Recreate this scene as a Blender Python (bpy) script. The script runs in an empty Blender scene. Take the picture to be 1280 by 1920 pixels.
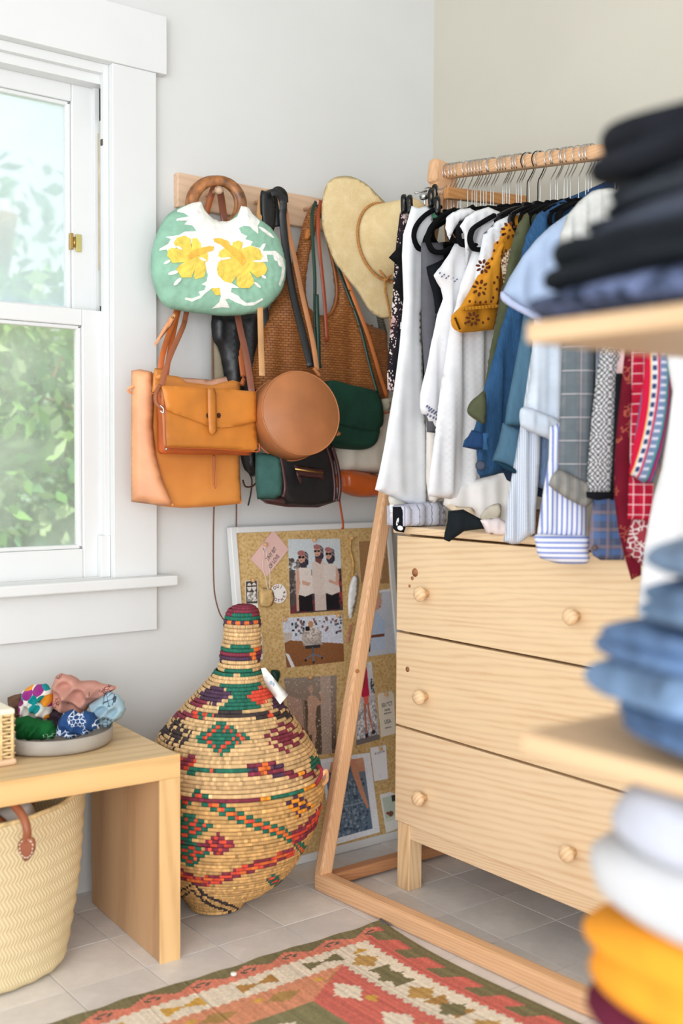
import bpy, bmesh, math, random
import numpy as np
from mathutils import Vector, Matrix
from mathutils.geometry import delaunay_2d_cdt
random.seed(7); RNG = np.random.default_rng(7)
S = bpy.context.scene
COL = S.collection

# ---------------------------------------------------------------- camera
FP = 2085.0
CAM = np.array([-2.30, -2.57, 1.085])
_y = math.radians(52.7); _p = math.atan(96 / 2085); _r = .006
_f = np.array([math.cos(_y)*math.cos(_p), math.sin(_y)*math.cos(_p), -math.sin(_p)])
_rt = np.array([math.sin(_y), -math.cos(_y), 0.]); _u = np.cross(_rt, _f)
_rt, _u = _rt*math.cos(_r) + _u*math.sin(_r), _u*math.cos(_r) - _rt*math.sin(_r)
cd = bpy.data.cameras.new('camera'); cam = bpy.data.objects.new('camera', cd); COL.objects.link(cam)
M4 = Matrix.Identity(4)
for i in range(3):
    M4[i][0] = _rt[i]; M4[i][1] = _u[i]; M4[i][2] = -_f[i]; M4[i][3] = CAM[i]
cam.matrix_world = M4
cd.sensor_fit = 'VERTICAL'; cd.sensor_height = 36; cd.lens = FP/1920*36
cd.clip_start = .05; cd.clip_end = 100
cd.dof.use_dof = True; cd.dof.focus_distance = 2.75; cd.dof.aperture_fstop = 1.9
S.camera = cam
# ---------------------------------------------------------------- light
w = bpy.data.worlds.new('world'); S.world = w; w.use_nodes = True
bg = w.node_tree.nodes['Background']; bg.inputs[0].default_value = (.90, .95, 1, 1); bg.inputs[1].default_value = 1.3
def area(name, loc, target, size, power, col):
    l = bpy.data.lights.new(name, 'AREA'); l.shape = 'RECTANGLE'; l.size, l.size_y = size; l.energy = power; l.color = col
    o = bpy.data.objects.new(name, l); COL.objects.link(o); o.location = loc
    o.rotation_euler = (Vector(target) - Vector(loc)).to_track_quat('-Z', 'Y').to_euler(); return o
area('fill_light_side', (-4.3, -2.6, 1.6), (-.8, -.6, .6), (1.8, 1.5), 20, (1, .985, .975))  # added soft fill from the left, out of view; no window stands there
area('fill_light_rear', (-3.4, -3.9, 1.15), (-.6, -.5, .8), (2.8, 2.0), 72, (.93, .965, 1))  # added broad cool fill beside the lens, brightens clothes, lower walls and floor
sl = bpy.data.lights.new('sun', 'SUN'); sl.energy = 4.0; sl.angle = .02; sl.color = (1, .96, .9); so_ = bpy.data.objects.new('sun', sl); COL.objects.link(so_)
so_.rotation_euler = Vector((.12, .35, -1)).to_track_quat('-Z', 'Y').to_euler()
S.view_settings.view_transform = 'Standard'; S.view_settings.look = 'None'
S.view_settings.gamma = 1; S.view_settings.use_curve_mapping = False
S.view_settings.exposure = .25
S.cycles.use_denoising = True

# ---------------------------------------------------------------- picture to world
def ray(x, y): return _f + _rt*(x-640)/FP + _u*(960-y)/FP
class Surf:
    """a flat vertical (or any) plane in the room; t gives the point of the plane seen at a pixel"""
    def __init__(s, p, n, u=None):
        s.p = np.array(p, float); s.n = np.array(n, float)/np.linalg.norm(n)
        up = np.array([0, 0, 1.]) if abs(s.n[2]) < .9 else np.array([0, 1., 0])
        s.u = np.cross(up, s.n); s.u /= np.linalg.norm(s.u); s.v = np.cross(s.n, s.u)
    def t(s, x, y, off=0.):
        r = ray(x, y); k = ((s.p - CAM) @ s.n)/(r @ s.n); return CAM + r*k + s.n*off
def SY(y): return Surf((0, y, 0), (0, -1, 0))
def SX(x): return Surf((x, 0, 0), (-1, 0, 0))
def SZ(z): return Surf((0, 0, z), (0, 0, 1))
def SD(d):
    n = np.array([-.606, -.795, 0]); return Surf(CAM - n*d, n)
def SA(px, py, y, a):
    """vertical plane turned a degrees from the window wall towards the lens, through pixel px,py at depth y"""
    p = SY(y).t(px, py); a = math.radians(a); return Surf(p, (-math.sin(a), -math.cos(a), 0))

# ---------------------------------------------------------------- materials
def lin(c):
    c = np.array(c, float)/255.; return np.where(c <= .04045, c/12.92, ((c+.055)/1.055)**2.4)
def L4(c): return tuple(lin(c)) + (1,)
class G:
    def __init__(s, name, rough=.7, spec=.35, metal=0):
        s.m = bpy.data.materials.new(name); s.m.use_nodes = True; s.t = s.m.node_tree; s.n = s.t.nodes
        s.b = s.n['Principled BSDF']; s.b.inputs['Roughness'].default_value = rough
        s.b.inputs['Specular IOR Level'].default_value = spec; s.b.inputs['Metallic'].default_value = metal
        s.tc = s.n.new('ShaderNodeTexCoord')
    def link(s, a, b): s.t.links.new(a, b)
    def put(s, sock, v):
        if isinstance(v, bpy.types.NodeSocket): s.link(v, sock)
        elif isinstance(v, (tuple, list)) and len(v) == 3 and sock.type == 'RGBA': sock.default_value = L4(v)
        else: sock.default_value = v
    def ma(s, op, a, b=0., c=0.):
        n = s.n.new('ShaderNodeMath'); n.operation = op
        s.put(n.inputs[0], a); s.put(n.inputs[1], b)
        if op in ('MULTIPLY_ADD',): s.put(n.inputs[2], c)
        return n.outputs[0]
    def mix(s, f, a, b, mode='MIX'):
        n = s.n.new('ShaderNodeMix'); n.data_type = 'RGBA'; n.blend_type = mode
        s.put(n.inputs[0], f); s.put(n.inputs[6], a); s.put(n.inputs[7], b); return n.outputs[2]
    def map(s, coord='Object', sc=(1, 1, 1), rot=(0, 0, 0), loc=(0, 0, 0)):
        n = s.n.new('ShaderNodeMapping'); s.link(s.tc.outputs[coord], n.inputs[0])
        n.inputs['Scale'].default_value = sc; n.inputs['Rotation'].default_value = rot; n.inputs['Location'].default_value = loc; return n.outputs[0]
    def noise(s, vec, scale, detail=3, rough=.5, dist=0):
        n = s.n.new('ShaderNodeTexNoise'); s.link(vec, n.inputs['Vector']); n.inputs['Scale'].default_value = scale
        n.inputs['Detail'].default_value = detail; n.inputs['Roughness'].default_value = rough; n.inputs['Distortion'].default_value = dist; return n.outputs[0]
    def wave(s, vec, scale, dist=0, d='X', detail=2, dscale=1, prof='SIN'):
        n = s.n.new('ShaderNodeTexWave'); s.link(vec, n.inputs['Vector']); n.bands_direction = d; n.wave_profile = prof
        n.inputs['Scale'].default_value = scale; n.inputs['Distortion'].default_value = dist; n.inputs['Detail'].default_value = detail
        n.inputs['Detail Scale'].default_value = dscale; return n.outputs['Fac']
    def vor(s, vec, scale, feat='F1', out='Distance'):
        n = s.n.new('ShaderNodeTexVoronoi'); s.link(vec, n.inputs['Vector']); n.feature = feat; n.inputs['Scale'].default_value = scale; return n.outputs[out]
    def ramp(s, f, stops):
        n = s.n.new('ShaderNodeValToRGB'); s.link(f, n.inputs[0]); r = n.color_ramp
        while len(r.elements) < len(stops): r.elements.new(.5)
        for e, (p, c) in zip(r.elements, stops): e.position = p; e.color = L4(c)
        return n.outputs[0]
    def step(s, f, th): return s.ma('GREATER_THAN', f, th)
    def uv(s):
        n = s.n.new('ShaderNodeSeparateXYZ'); s.link(s.tc.outputs['UV'], n.inputs[0]); return n.outputs[0], n.outputs[1]
    def xyz(s):
        n = s.n.new('ShaderNodeSeparateXYZ'); s.link(s.tc.outputs['Object'], n.inputs[0]); return n.outputs
    def stripe(s, x, per, duty, ph=0.):
        return s.ma('LESS_THAN', s.ma('FRACT', s.ma('MULTIPLY_ADD', x, 1/per, 100+ph)), duty)
    def col(s, c): s.put(s.b.inputs['Base Color'], c); return s
    def bump(s, h, strength=.3, dist=.002):
        n = s.n.new('ShaderNodeBump'); s.link(h, n.inputs['Height']); n.inputs['Strength'].default_value = strength
        n.inputs['Distance'].default_value = dist; s.link(n.outputs[0], s.b.inputs['Normal']); return s

def plain(name, c, rough=.6, var=.08, vs=12, bump=None, spec=.35, metal=0, coord='Object'):
    g = G(name, rough, spec, metal)
    if var:
        v = g.noise(g.map(coord), vs); d = tuple(max(0, k*(1-var)) for k in c); e = tuple(min(255, k*(1+var)) for k in c)
        g.col(g.ramp(v, [(.3, d), (.7, e)]))
    else: g.col(c)
    if bump: g.bump(g.noise(g.map(coord), bump[0], 4), bump[1], bump[2])
    return g.m
def leather(name, c, rough=.42, var=.10): return plain(name, c, rough, var, 9, (420, .25, .0006), .45)
def cloth(name, c, var=.05, weave=900, rough=.9, vs=18):
    g = G(name, rough, .15); v = g.noise(g.map('UV'), vs); d = tuple(k*(1-var) for k in c); e = tuple(min(255, k*(1+var)) for k in c)
    g.col(g.ramp(v, [(.3, d), (.7, e)])); g.bump(g.noise(g.map('UV'), weave, 2), .25, .0005); return g.m
def wood(name, c1, c2, axis='Y', scale=1., rough=.5, ring=14., knots=None):
    """grain runs along the axis"""
    g = G(name, rough, .3); k = {'X': (.09, 1, 1), 'Y': (1, .09, 1), 'Z': (1, 1, .09)}[axis]
    v = g.map('Object', tuple(q*scale for q in k))
    w1 = g.wave(v, ring*2.0, 9., 'DIAGONAL', 3, .35); n1 = g.noise(v, 26, 5, .6); n2 = g.noise(g.map('Object', tuple(q*scale*6 for q in k)), 30, 3)
    f = g.ma('MULTIPLY_ADD', w1, .50, g.ma('MULTIPLY', n1, .35)); f = g.ma('ADD', f, 0)
    n = g.n.new('ShaderNodeMath'); n.operation = 'ADD'
    g.link(g.ma('MULTIPLY', w1, .30), n.inputs[0]); g.link(g.ma('MULTIPLY', n1, .62), n.inputs[1])
    n3 = g.ma('ADD', n.outputs[0], g.ma('MULTIPLY', n2, .15))
    c = g.ramp(n3, [(.18, c2), (.52, c1), (.85, tuple(min(255, k*1.03) for k in c1))])
    if knots:
        X, Y, Z = g.xyz()
        for (a, b, r) in knots:
            dx = g.ma('SUBTRACT', Y, a); dz = g.ma('SUBTRACT', Z, b)
            d = g.ma('SQRT', g.ma('ADD', g.ma('MULTIPLY', dx, dx), g.ma('MULTIPLY', dz, dz)))
            c = g.mix(g.ma('LESS_THAN', d, r), c, (150, 95, 60))
    g.col(c); g.bump(n3, .08, .001); return g.m
def painted(name, rough=.7, bump=None, spec=.2, mul=1.):
    g = G(name, rough, spec); a = g.n.new('ShaderNodeAttribute'); a.attribute_name = 'Col'; g.link(a.outputs['Color'], g.b.inputs['Base Color'])
    if bump: g.bump(g.noise(g.map('Object'), bump[0], 3), bump[1], bump[2])
    return g.m

# ---------------------------------------------------------------- objects
ROOT = {}
def rootloc(o): return ROOT[o.name]
def obj(name, V, F, m, parent=None, uv=None, col=None, smooth=True, fcol=None, loc=None):
    V = np.asarray(V, float)
    if parent is None: L = V.mean(0) if loc is None else np.array(loc, float); L = np.array([L[0], L[1], V[:, 2].min()]) if loc is None else L
    else: L = rootloc(parent)
    me = bpy.data.meshes.new(name); me.from_pydata((V - L).tolist(), [], [list(map(int, f)) for f in F]); me.update()
    o = bpy.data.objects.new(name, me); COL.objects.link(o)
    if m is not None:
        for q in (m if isinstance(m, (list, tuple)) else [m]): me.materials.append(q)
    if parent is not None: o.parent = parent
    else: o.location = L
    ROOT[o.name] = L
    if smooth: me.polygons.foreach_set('use_smooth', [True]*len(me.polygons))
    if uv is not None:
        l = me.uv_layers.new(name='UVMap'); idx = np.empty(len(me.loops), int); me.loops.foreach_get('vertex_index', idx)
        l.data.foreach_set('uv', np.asarray(uv)[idx].ravel())
    if col is not None:
        a = me.color_attributes.new('Col', 'FLOAT_COLOR', 'POINT'); c = np.ones((len(V), 4)); c[:, :3] = lin(col); a.data.foreach_set('color', c.ravel())
    if fcol is not None:
        a = me.color_attributes.new('Col', 'FLOAT_COLOR', 'CORNER'); n = [len(f) for f in F]
        c = np.ones((sum(n), 4)); c[:, :3] = np.repeat(lin(fcol), n, 0); a.data.foreach_set('color', c.ravel())
    return o
def tag(o, label, cat, group=None, kind=None):
    o['label'] = label; o['category'] = cat
    if group: o['group'] = group
    if kind: o['kind'] = kind
    return o
def thing(name, loc, label, cat, group=None):
    o = bpy.data.objects.new(name, None); COL.objects.link(o); o.location = loc; ROOT[o.name] = np.array(loc, float)
    return tag(o, label, cat, group)
def struct(o): o['kind'] = 'structure'; return o
class MB:
    def __init__(s): s.V = []; s.F = []
    def add(s, V, F):
        k = len(s.V); s.V += [tuple(v) for v in V]; s.F += [[i+k for i in f] for f in F]; return s
def _bx(x0, x1, y0, y1, z0, z1, b=0.):
    bm = bmesh.new(); bmesh.ops.create_cube(bm, size=1)
    for v in bm.verts: v.co = Vector((x0+(v.co.x+.5)*(x1-x0), y0+(v.co.y+.5)*(y1-y0), z0+(v.co.z+.5)*(z1-z0)))
    if b: bmesh.ops.bevel(bm, geom=bm.edges[:]+bm.verts[:], offset=b, segments=2, affect='EDGES', profile=.5)
    V = [v.co[:] for v in bm.verts]; F = [[v.index for v in f.verts] for f in bm.faces]; bm.free(); return V, F
def box(name, x0, x1, y0, y1, z0, z1, m, parent=None, b=.002, xf=None, loc=None):
    V, F = _bx(min(x0, x1), max(x0, x1), min(y0, y1), max(y0, y1), min(z0, z1), max(z0, z1), b)
    if xf: V = [xf(v) for v in V]
    return obj(name, V, F, m, parent, smooth=False, loc=loc)
def unitv(a): a = np.asarray(a, float); return a/(np.linalg.norm(a)+1e-12)
def crom(P, n=6, closed=False):
    P = [np.asarray(p, float) for p in P]; N = len(P); out = []
    rng = range(N) if closed else range(N-1)
    for i in rng:
        if closed: a, b, c, d = P[(i-1) % N], P[i], P[(i+1) % N], P[(i+2) % N]
        else: a, b, c, d = P[max(i-1, 0)], P[i], P[i+1], P[min(i+2, N-1)]
        for k in range(n):
            t = k/n; out.append(.5*((2*b) + (c-a)*t + (2*a-5*b+4*c-d)*t*t + (3*b-a-3*c+d)*t**3))
    if not closed: out.append(P[-1])
    return np.array(out)
def sweep(P, prof, normal=None, closed=False, scale=None):
    """sweep a profile [(a,b)...]: a across (side), b along the facing normal"""
    P = np.asarray(P, float); n = len(P); V = []; F = []; k = len(prof); ref = normal
    prev = None
    for i in range(n):
        if closed: t = unitv(P[(i+1) % n]-P[i-1])
        else: t = unitv(P[min(i+1, n-1)]-P[max(i-1, 0)])
        if ref is not None:
            r = ref[i] if np.ndim(ref) == 2 else ref
            side = np.cross(t, r)
            side = unitv(side) if np.linalg.norm(side) > 1e-3 else prev
        else:
            side = np.cross(t, (0, 0, 1)) if prev is None else prev - t*(prev @ t)
            if np.linalg.norm(side) < 1e-3: side = np.cross(t, (0, 1, 0))
            side = unitv(side)
        prev = side; nn = np.cross(side, t); s = 1. if scale is None else scale[i]
        for a, b in prof: V.append(P[i] + side*a*s + nn*b*s)
    m = n if closed else n-1
    for i in range(m):
        for j in range(k):
            F.append([i*k+j, i*k+(j+1) % k, ((i+1) % n)*k+(j+1) % k, ((i+1) % n)*k+j])
    if not closed: F.append(list(range(k))[::-1]); F.append([(n-1)*k+j for j in range(k)])
    return V, F
def circ(r, n=8, ry=None): ry = r if ry is None else ry; return [(r*math.cos(2*math.pi*i/n), ry*math.sin(2*math.pi*i/n)) for i in range(n)]
def tube(name, P, r, m, parent=None, n=8, closed=False, scale=None, sm=6):
    P = crom(P, sm, closed) if sm else P
    V, F = sweep(P, circ(r, n), None, closed, scale); return obj(name, V, F, m, parent)
def band(name, P, wd, th, normal, m, parent=None, closed=False, sm=5):
    P = crom(P, sm, closed) if sm else np.array(P)
    a, b = wd/2, th/2; pr = [(-a, -b*.5), (-a*.9, -b), (a*.9, -b), (a, -b*.5), (a, b*.5), (a*.9, b), (-a*.9, b), (-a, b*.5)]
    V, F = sweep(P, pr, np.asarray(normal, float), closed); return obj(name, V, F, m, parent)
def pathpx(pts): return [SY(y).t(a, b) for a, b, y in pts]
def lathe(prof, c, n=32, ax=(0, 0, 1), close=True):
    ax = unitv(ax); s = unitv(np.cross(ax, (1, 0, 0) if abs(ax[0]) < .9 else (0, 1, 0))); q = np.cross(ax, s); c = np.asarray(c, float)
    V = []; F = []
    for r, h in prof:
        for i in range(n): a = 2*math.pi*i/n; V.append(c + ax*h + (s*math.cos(a)+q*math.sin(a))*max(r, 1e-5))
    for k in range(len(prof)-1):
        for i in range(n): j = (i+1) % n; F.append([k*n+i, k*n+j, (k+1)*n+j, (k+1)*n+i])
    return V, F
def inside(P, poly):
    x, y = P[:, 0], P[:, 1]; c = np.zeros(len(P), bool); n = len(poly); j = n-1
    for i in range(n):
        xi, yi = poly[i]; xj, yj = poly[j]
        if yi != yj: c ^= ((yi > y) != (yj > y)) & (x < (xj-xi)*(y-yi)/(yj-yi)+xi)
        j = i
    return c
def edist(P, poly):
    A = np.asarray(poly); B = np.roll(A, -1, 0); D = np.full(len(P), 1e9)
    for a, b in zip(A, B):
        e = b-a; l = max(e @ e, 1e-9); t = np.clip(((P-a) @ e)/l, 0, 1); D = np.minimum(D, np.hypot(*(P-a-t[:, None]*e).T))
    return D
def resample(poly, step):
    out = []; n = len(poly)
    for i in range(n):
        a = np.array(poly[i], float); b = np.array(poly[(i+1) % n], float); k = max(1, int(round(np.linalg.norm(b-a)/step)))
        out += [a+(b-a)*j/k for j in range(k)]
    return np.array(out)
def tri(poly, step, smooth=False, holes=()):
    """mesh the inside of a pixel outline; returns points, triangles, number of rim points"""
    poly = crom(poly, 5, True) if smooth else np.array(poly, float)
    R = resample(poly, step); x0, y0 = R.min(0); x1, y1 = R.max(0)
    gx, gy = np.meshgrid(np.arange(x0+step/2, x1, step), np.arange(y0+step/2, y1, step*.9)); gx[::2] += step*.5
    Q = np.c_[gx.ravel(), gy.ravel()]
    if len(Q): Q = Q[inside(Q, R)]
    if len(Q): Q = Q[edist(Q, R) > step*.55]
    for h in holes:
        hh = np.array(h, float)
        if len(Q): k = ~inside(Q, hh) & (edist(Q, hh) > step*.4); Q = Q[k]
    HP = [resample(h, step) for h in holes]
    P = np.vstack([R] + HP + ([Q] if len(Q) else [])); faces = [list(range(len(R)))]; k = len(R); E = []
    for h in HP: E += [(k+i, k+(i+1) % len(h)) for i in range(len(h))]; k += len(h)
    vo, _, fo, *_ = delaunay_2d_cdt([Vector(p) for p in P], E, faces, 1, 1e-4, False)
    vo = np.array([v[:] for v in vo]); fo = [list(f) for f in fo if len(f) >= 3]
    if 1:
        cc = np.array([vo[f].mean(0) for f in fo]); k = inside(cc, R)
        for h in holes: k &= ~inside(cc, np.array(h, float))
        fo = [f for f, q in zip(fo, k) if q]
    return vo, fo, R
def cushion(name, poly, s, th, m, parent=None, step=8, smooth=True, edge=None, fold=None, fr=.5, flat=False, holes=(), paint=None, puff=None, p=2.):
    """a solid with the seen outline on surface s: swells to th, fr of it towards the room; fold(u,v) waves the sheet"""
    P, F, R = tri(poly, step, smooth, holes)
    W = np.array([s.t(a, b) for a, b in P]); U = np.c_[(W-s.p) @ s.u, (W-s.p) @ s.v]
    allr = R; D = edist(P, R)
    for h in holes: D = np.minimum(D, edist(P, np.array(h)))
    k = np.linalg.norm(s.t(*P[0])-CAM)/FP; Dm = D*k
    e = edge if edge else th*.7
    q = np.clip(Dm/e, 0, 1); h = (1-(1-q)**p)**(1/p)
    if puff is not None: h = h*puff(U[:, 0], U[:, 1])
    fd = fold(U[:, 0], U[:, 1]) if fold else np.zeros(len(P))
    rim = D < 1e-3
    if flat:      # box-like: rim splits in two
        fo = -th*(1-fr)*0 + fd; e2 = min(e, th/2)
        Vf = W + s.n[None]*(fd - e2*(1-h))[:, None]; Vb = W + s.n[None]*(-th + e2*(1-h) + fd*.3)[:, None]
        n = len(P); V = np.vstack([Vf, Vb]); UU = np.vstack([U, U]); FF = [list(f) for f in F] + [[i+n for i in f][::-1] for f in F]
        from collections import Counter
        E = Counter()
        for f in F:
            for i in range(len(f)): E[(f[i], f[(i+1) % len(f)])] += 1
        for (a, b) in list(E):
            if (b, a) not in E: FF.append([b, a, a+n, b+n])
    else:
        fd = fd*np.clip(Dm/.02, .35, 1)
        Vf = W + s.n[None]*(h*th*fr + fd)[:, None]; idx = np.where(~rim)[0]; mp = np.arange(len(P)); mp[idx] = len(P)+np.arange(len(idx))
        Vb = (W + s.n[None]*(-h*th*(1-fr) + fd)[:, None])[idx]
        V = np.vstack([Vf, Vb]); UU = np.vstack([U, U[idx]]); FF = [list(f) for f in F]
        for f in F:
            g = [int(mp[i]) for i in f][::-1]
            if all(rim[i] for i in f): continue
            FF.append(g)
    # outward orientation
    a, b, c = (np.array(V[i]) for i in FF[0][:3])
    if np.cross(b-a, c-a) @ s.n < 0: FF = [f[::-1] for f in FF]
    colr = None
    if paint is not None: colr = paint(UU[:, 0], UU[:, 1])
    o = obj(name, V, FF, m, parent, uv=UU, col=colr); return o
def patch(name, poly, s, off, m, parent=None, step=8, smooth=False, th=.0012, surf=None, fold=None):
    """a thin applied piece lying on a front: off metres proud of s, or surf(px,py)->offset"""
    P, F, R = tri(poly, step, smooth)
    o1 = np.array([surf(a, b) if surf else off for a, b in P]); W = np.array([s.t(a, b) for a, b in P]); U = np.c_[(W-s.p) @ s.u, (W-s.p) @ s.v]
    if fold: o1 = o1 + fold(U[:, 0], U[:, 1])
    n = len(P); V = np.vstack([W+s.n*(o1+th)[:, None], W+s.n*o1[:, None]-s.n*.001]); FF = [list(f) for f in F]
    a, b, c = (V[i] for i in FF[0][:3])
    flip = np.cross(b-a, c-a) @ s.n < 0
    if flip: FF = [f[::-1] for f in FF]
    E = set((f[i], f[(i+1) % len(f)]) for f in FF for i in range(len(f)))
    for (a, b) in list(E):
        if (b, a) not in E: FF.append([b, a, a+n, b+n])
    return obj(name, V, FF, m, parent, uv=np.vstack([U, U]), smooth=False)
def multi(name, polys, s, off, m, parent=None, step=6, th=.001, smooth=False, fold=None, surf=None):
    """several small applied pieces as one part"""
    mb = MB()
    for q in polys:
        P, F, R = tri(q, step, smooth); W = np.array([s.t(a, b) for a, b in P]); o1 = np.array([surf(a, b) if surf else off for a, b in P])
        if fold: o1 = o1 + fold((W-s.p) @ s.u, (W-s.p) @ s.v)
        V = W+s.n*(o1+th)[:, None]; F = [list(f) for f in F]
        a, b, c = (V[i] for i in F[0][:3])
        if np.cross(b-a, c-a) @ s.n < 0: F = [f[::-1] for f in F]
        n = len(P); VV = np.vstack([V, V-s.n*(th+.0008)]); E = set((f[i], f[(i+1) % len(f)]) for f in F for i in range(len(f)))
        FF = F+[[b, a, a+n, b+n] for (a, b) in E if (b, a) not in E]
        mb.add(VV, FF)
    return obj(name, mb.V, mb.F, m, parent, smooth=False, uv=np.zeros((len(mb.V), 2)))
def ell(cx, cy, rx, ry, n=12, rot=0.):
    c, s_ = math.cos(rot), math.sin(rot)
    return [(cx+rx*math.cos(t)*c-ry*math.sin(t)*s_, cy+rx*math.cos(t)*s_+ry*math.sin(t)*c) for t in [2*math.pi*i/n for i in range(n)]]
def folds(amp=.008, lam=.07, ph=0., grow=0.):
    def f(u, v):
        return amp*(np.sin(2*np.pi*u/lam + 1.1*np.sin(v*5+ph) + ph) + .5*np.sin(2*np.pi*u/(lam*.47)+v*4+ph*2) + .3*np.sin(v*17+u*9+ph))
    return f
def paper(name, poly, s, th, m, parent=None, step=8, smooth=False): return patch(name, poly, s, 0, m, parent, step, smooth, th)
def text(name, body, s, px, py, size, ang, m, parent, off=.0014, bold=0., sx=1.):
    """flat lettering on surface s centred at a pixel; ang in degrees counter-clockwise in the surface"""
    c = bpy.data.curves.new(name, 'FONT'); c.body = body; c.size = size; c.align_x = 'CENTER'; c.align_y = 'CENTER'; c.offset = bold; c.resolution_u = 3
    t = bpy.data.objects.new(name, c); COL.objects.link(t); bpy.context.view_layer.update()
    me = bpy.data.meshes.new_from_object(t.evaluated_get(bpy.context.evaluated_depsgraph_get()))
    bpy.data.objects.remove(t); o0 = s.t(px, py); a = math.radians(ang); ca, sa = math.cos(a), math.sin(a)
    V = [o0 + s.u*(v.co.x*sx*ca - v.co.y*sa) + s.v*(v.co.x*sx*sa + v.co.y*ca) + s.n*off for v in me.vertices]
    F = [list(p.vertices) for p in me.polygons]; bpy.data.meshes.remove(me)
    return obj(name, V, F, m, parent, smooth=False)

# ================================================================ materials used widely
WALL = plain('wall paint', (219, 219, 217), .85, .01, 3, (160, .10, .0008), .2)
WALLR = plain('wall paint warm', (209, 204, 190), .85, .01, 3, (160, .10, .0008), .2)
TRIM = plain('white trim paint', (225, 226, 225), .45, .01, 4, (60, .06, .0006), .4)
PINE = wood('pine drawer', (236, 208, 170), (222, 180, 134), 'Y', 1.4, .45, 30)
PINEX = wood('pine x', (240, 208, 166), (224, 180, 130), 'X', 1.4, .45, 16)
PINEZ = wood('pine upright', (238, 203, 158), (216, 168, 116), 'Z', 1.4, .45, 16)
BEECH = wood('beech rack', (226, 180, 138), (204, 152, 108), 'Z', 1.6, .42, 24)
BEECHY = wood('beech rail', (226, 180, 138), (204, 152, 108), 'Y', 1.6, .42, 24)
BEECHX = wood('beech cross', (196, 140, 98), (172, 116, 78), 'X', 1.6, .42, 24)
BEECHX2 = wood('beech peg rail', (222, 188, 158), (208, 170, 138), 'X', 1.2, .5, 12)
CHROME = plain('bright steel', (205, 205, 205), .25, 0, metal=1)
GOLD = plain('brass', (190, 155, 90), .35, 0, metal=1)
BLACKV = plain('black velvet', (14, 14, 16), .95, .2, 30, (700, .4, .001), .1)
BLACKP = plain('black plastic', (18, 18, 19), .3, 0)
#--SETTING--
# ================================================================ room shell
# window wall around the opening
WX0, WX1, WZ0, WZ1 = -1.86, -1.072, .79, 2.056
def wallpiece(name, V, m=WALL): return obj(name, *V, m, smooth=False)
mb = MB()
for a in [(-3.6, WX0, 0, .14, 0, 2.75), (WX1, .12, 0, .14, 0, 2.75), (WX0, WX1, 0, .14, 0, WZ0), (WX0, WX1, 0, .14, WZ1, 2.75)]: mb.add(*_bx(*a))
struct(obj('wall_back', mb.V, mb.F, WALL, smooth=False))
struct(box('wall_right', 0, .12, -4.7, 0, 0, 2.75, WALLR, b=0))
struct(box('ceiling', -4.2, .12, -4.7, .14, 2.75, 2.87, WALL, b=0))
fb = struct(box('floor', -3.6, .12, -3.6, .14, -.06, -.004, plain('grout', (198, 190, 180), .8, .04), b=0))
# floor tiles, each its own piece
def tilemat(i, c):
    g = G('stone tile %d' % i, .38, .35); v = g.map('Object', loc=(i*3.1, i, 0)); n = g.noise(v, 5, 5, .6, .4); n2 = g.noise(v, 42, 4, .7)
    f = g.ma('ADD', g.ma('MULTIPLY', n, .8), g.ma('MULTIPLY', n2, .25))
    g.col(g.ramp(f, [(.3, tuple(k*.90 for k in c)), (.7, tuple(min(255, k*1.04) for k in c))])); g.bump(n2, .05, .0006); return g.m
TM = [tilemat(i, c) for i, c in enumerate([(226, 221, 217), (231, 226, 221), (220, 215, 212), (234, 228, 222)])]
TS = .1785
proto = [None]*4
for i in range(-13, 1):
    for j in range(-9, 1):
        x = -.055 + i*TS; y = -.02 + j*TS
        if x+TS/2 > .0 + TS*.5 or y > 0: pass
        q = random.randrange(4)
        if proto[q] is None:
            V, F = _bx(-TS/2+.0009, TS/2-.0009, -TS/2+.0009, TS/2-.0009, -.006, 0, .0008); o = obj('tile', V, F, TM[q], fb, smooth=False)
            o.data.transform(Matrix.Translation(Vector(ROOT[fb.name]))); proto[q] = o
        else: o = proto[q].copy(); COL.objects.link(o)
        o.parent = fb; o.location = Vector((x, y, random.uniform(-.0004, .0004))) - Vector(ROOT[fb.name])
# vertical boards / strip on the right wall
struct(box('trim_1', -.012, 0, -1.02, -.985, 0, 2.75, TRIM))
struct(box('baseboard_right', -.014, 0, -3.2, 0, 0, .10, TRIM)); struct(box('baseboard_back', -.93, 0, -.014, 0, 0, .09, TRIM))
# window ------------------------------------------------------------
win = thing('window_1', (-1.46, 0, .79), 'white painted double-hung sash window with dusty panes on the back wall', 'window'); win['kind'] = 'structure'; del win['category']
TW = TRIM
box('casing', WX1, -.952, -.022, .0, .76, WZ1, TW, win, .002); box('casing', -1.98, WX0, -.022, 0, .76, WZ1, TW, win, .002)
box('head_casing', -2.0, -.925, -.028, 0, WZ1, 2.20, TW, win, .002)
box('sill', -2.05, -.912, -.062, .10, .763, .79, TW, win, .004)
box('apron', -2.0, -.950, -.018, 0, .648, .763, TW, win, .002)
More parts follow.
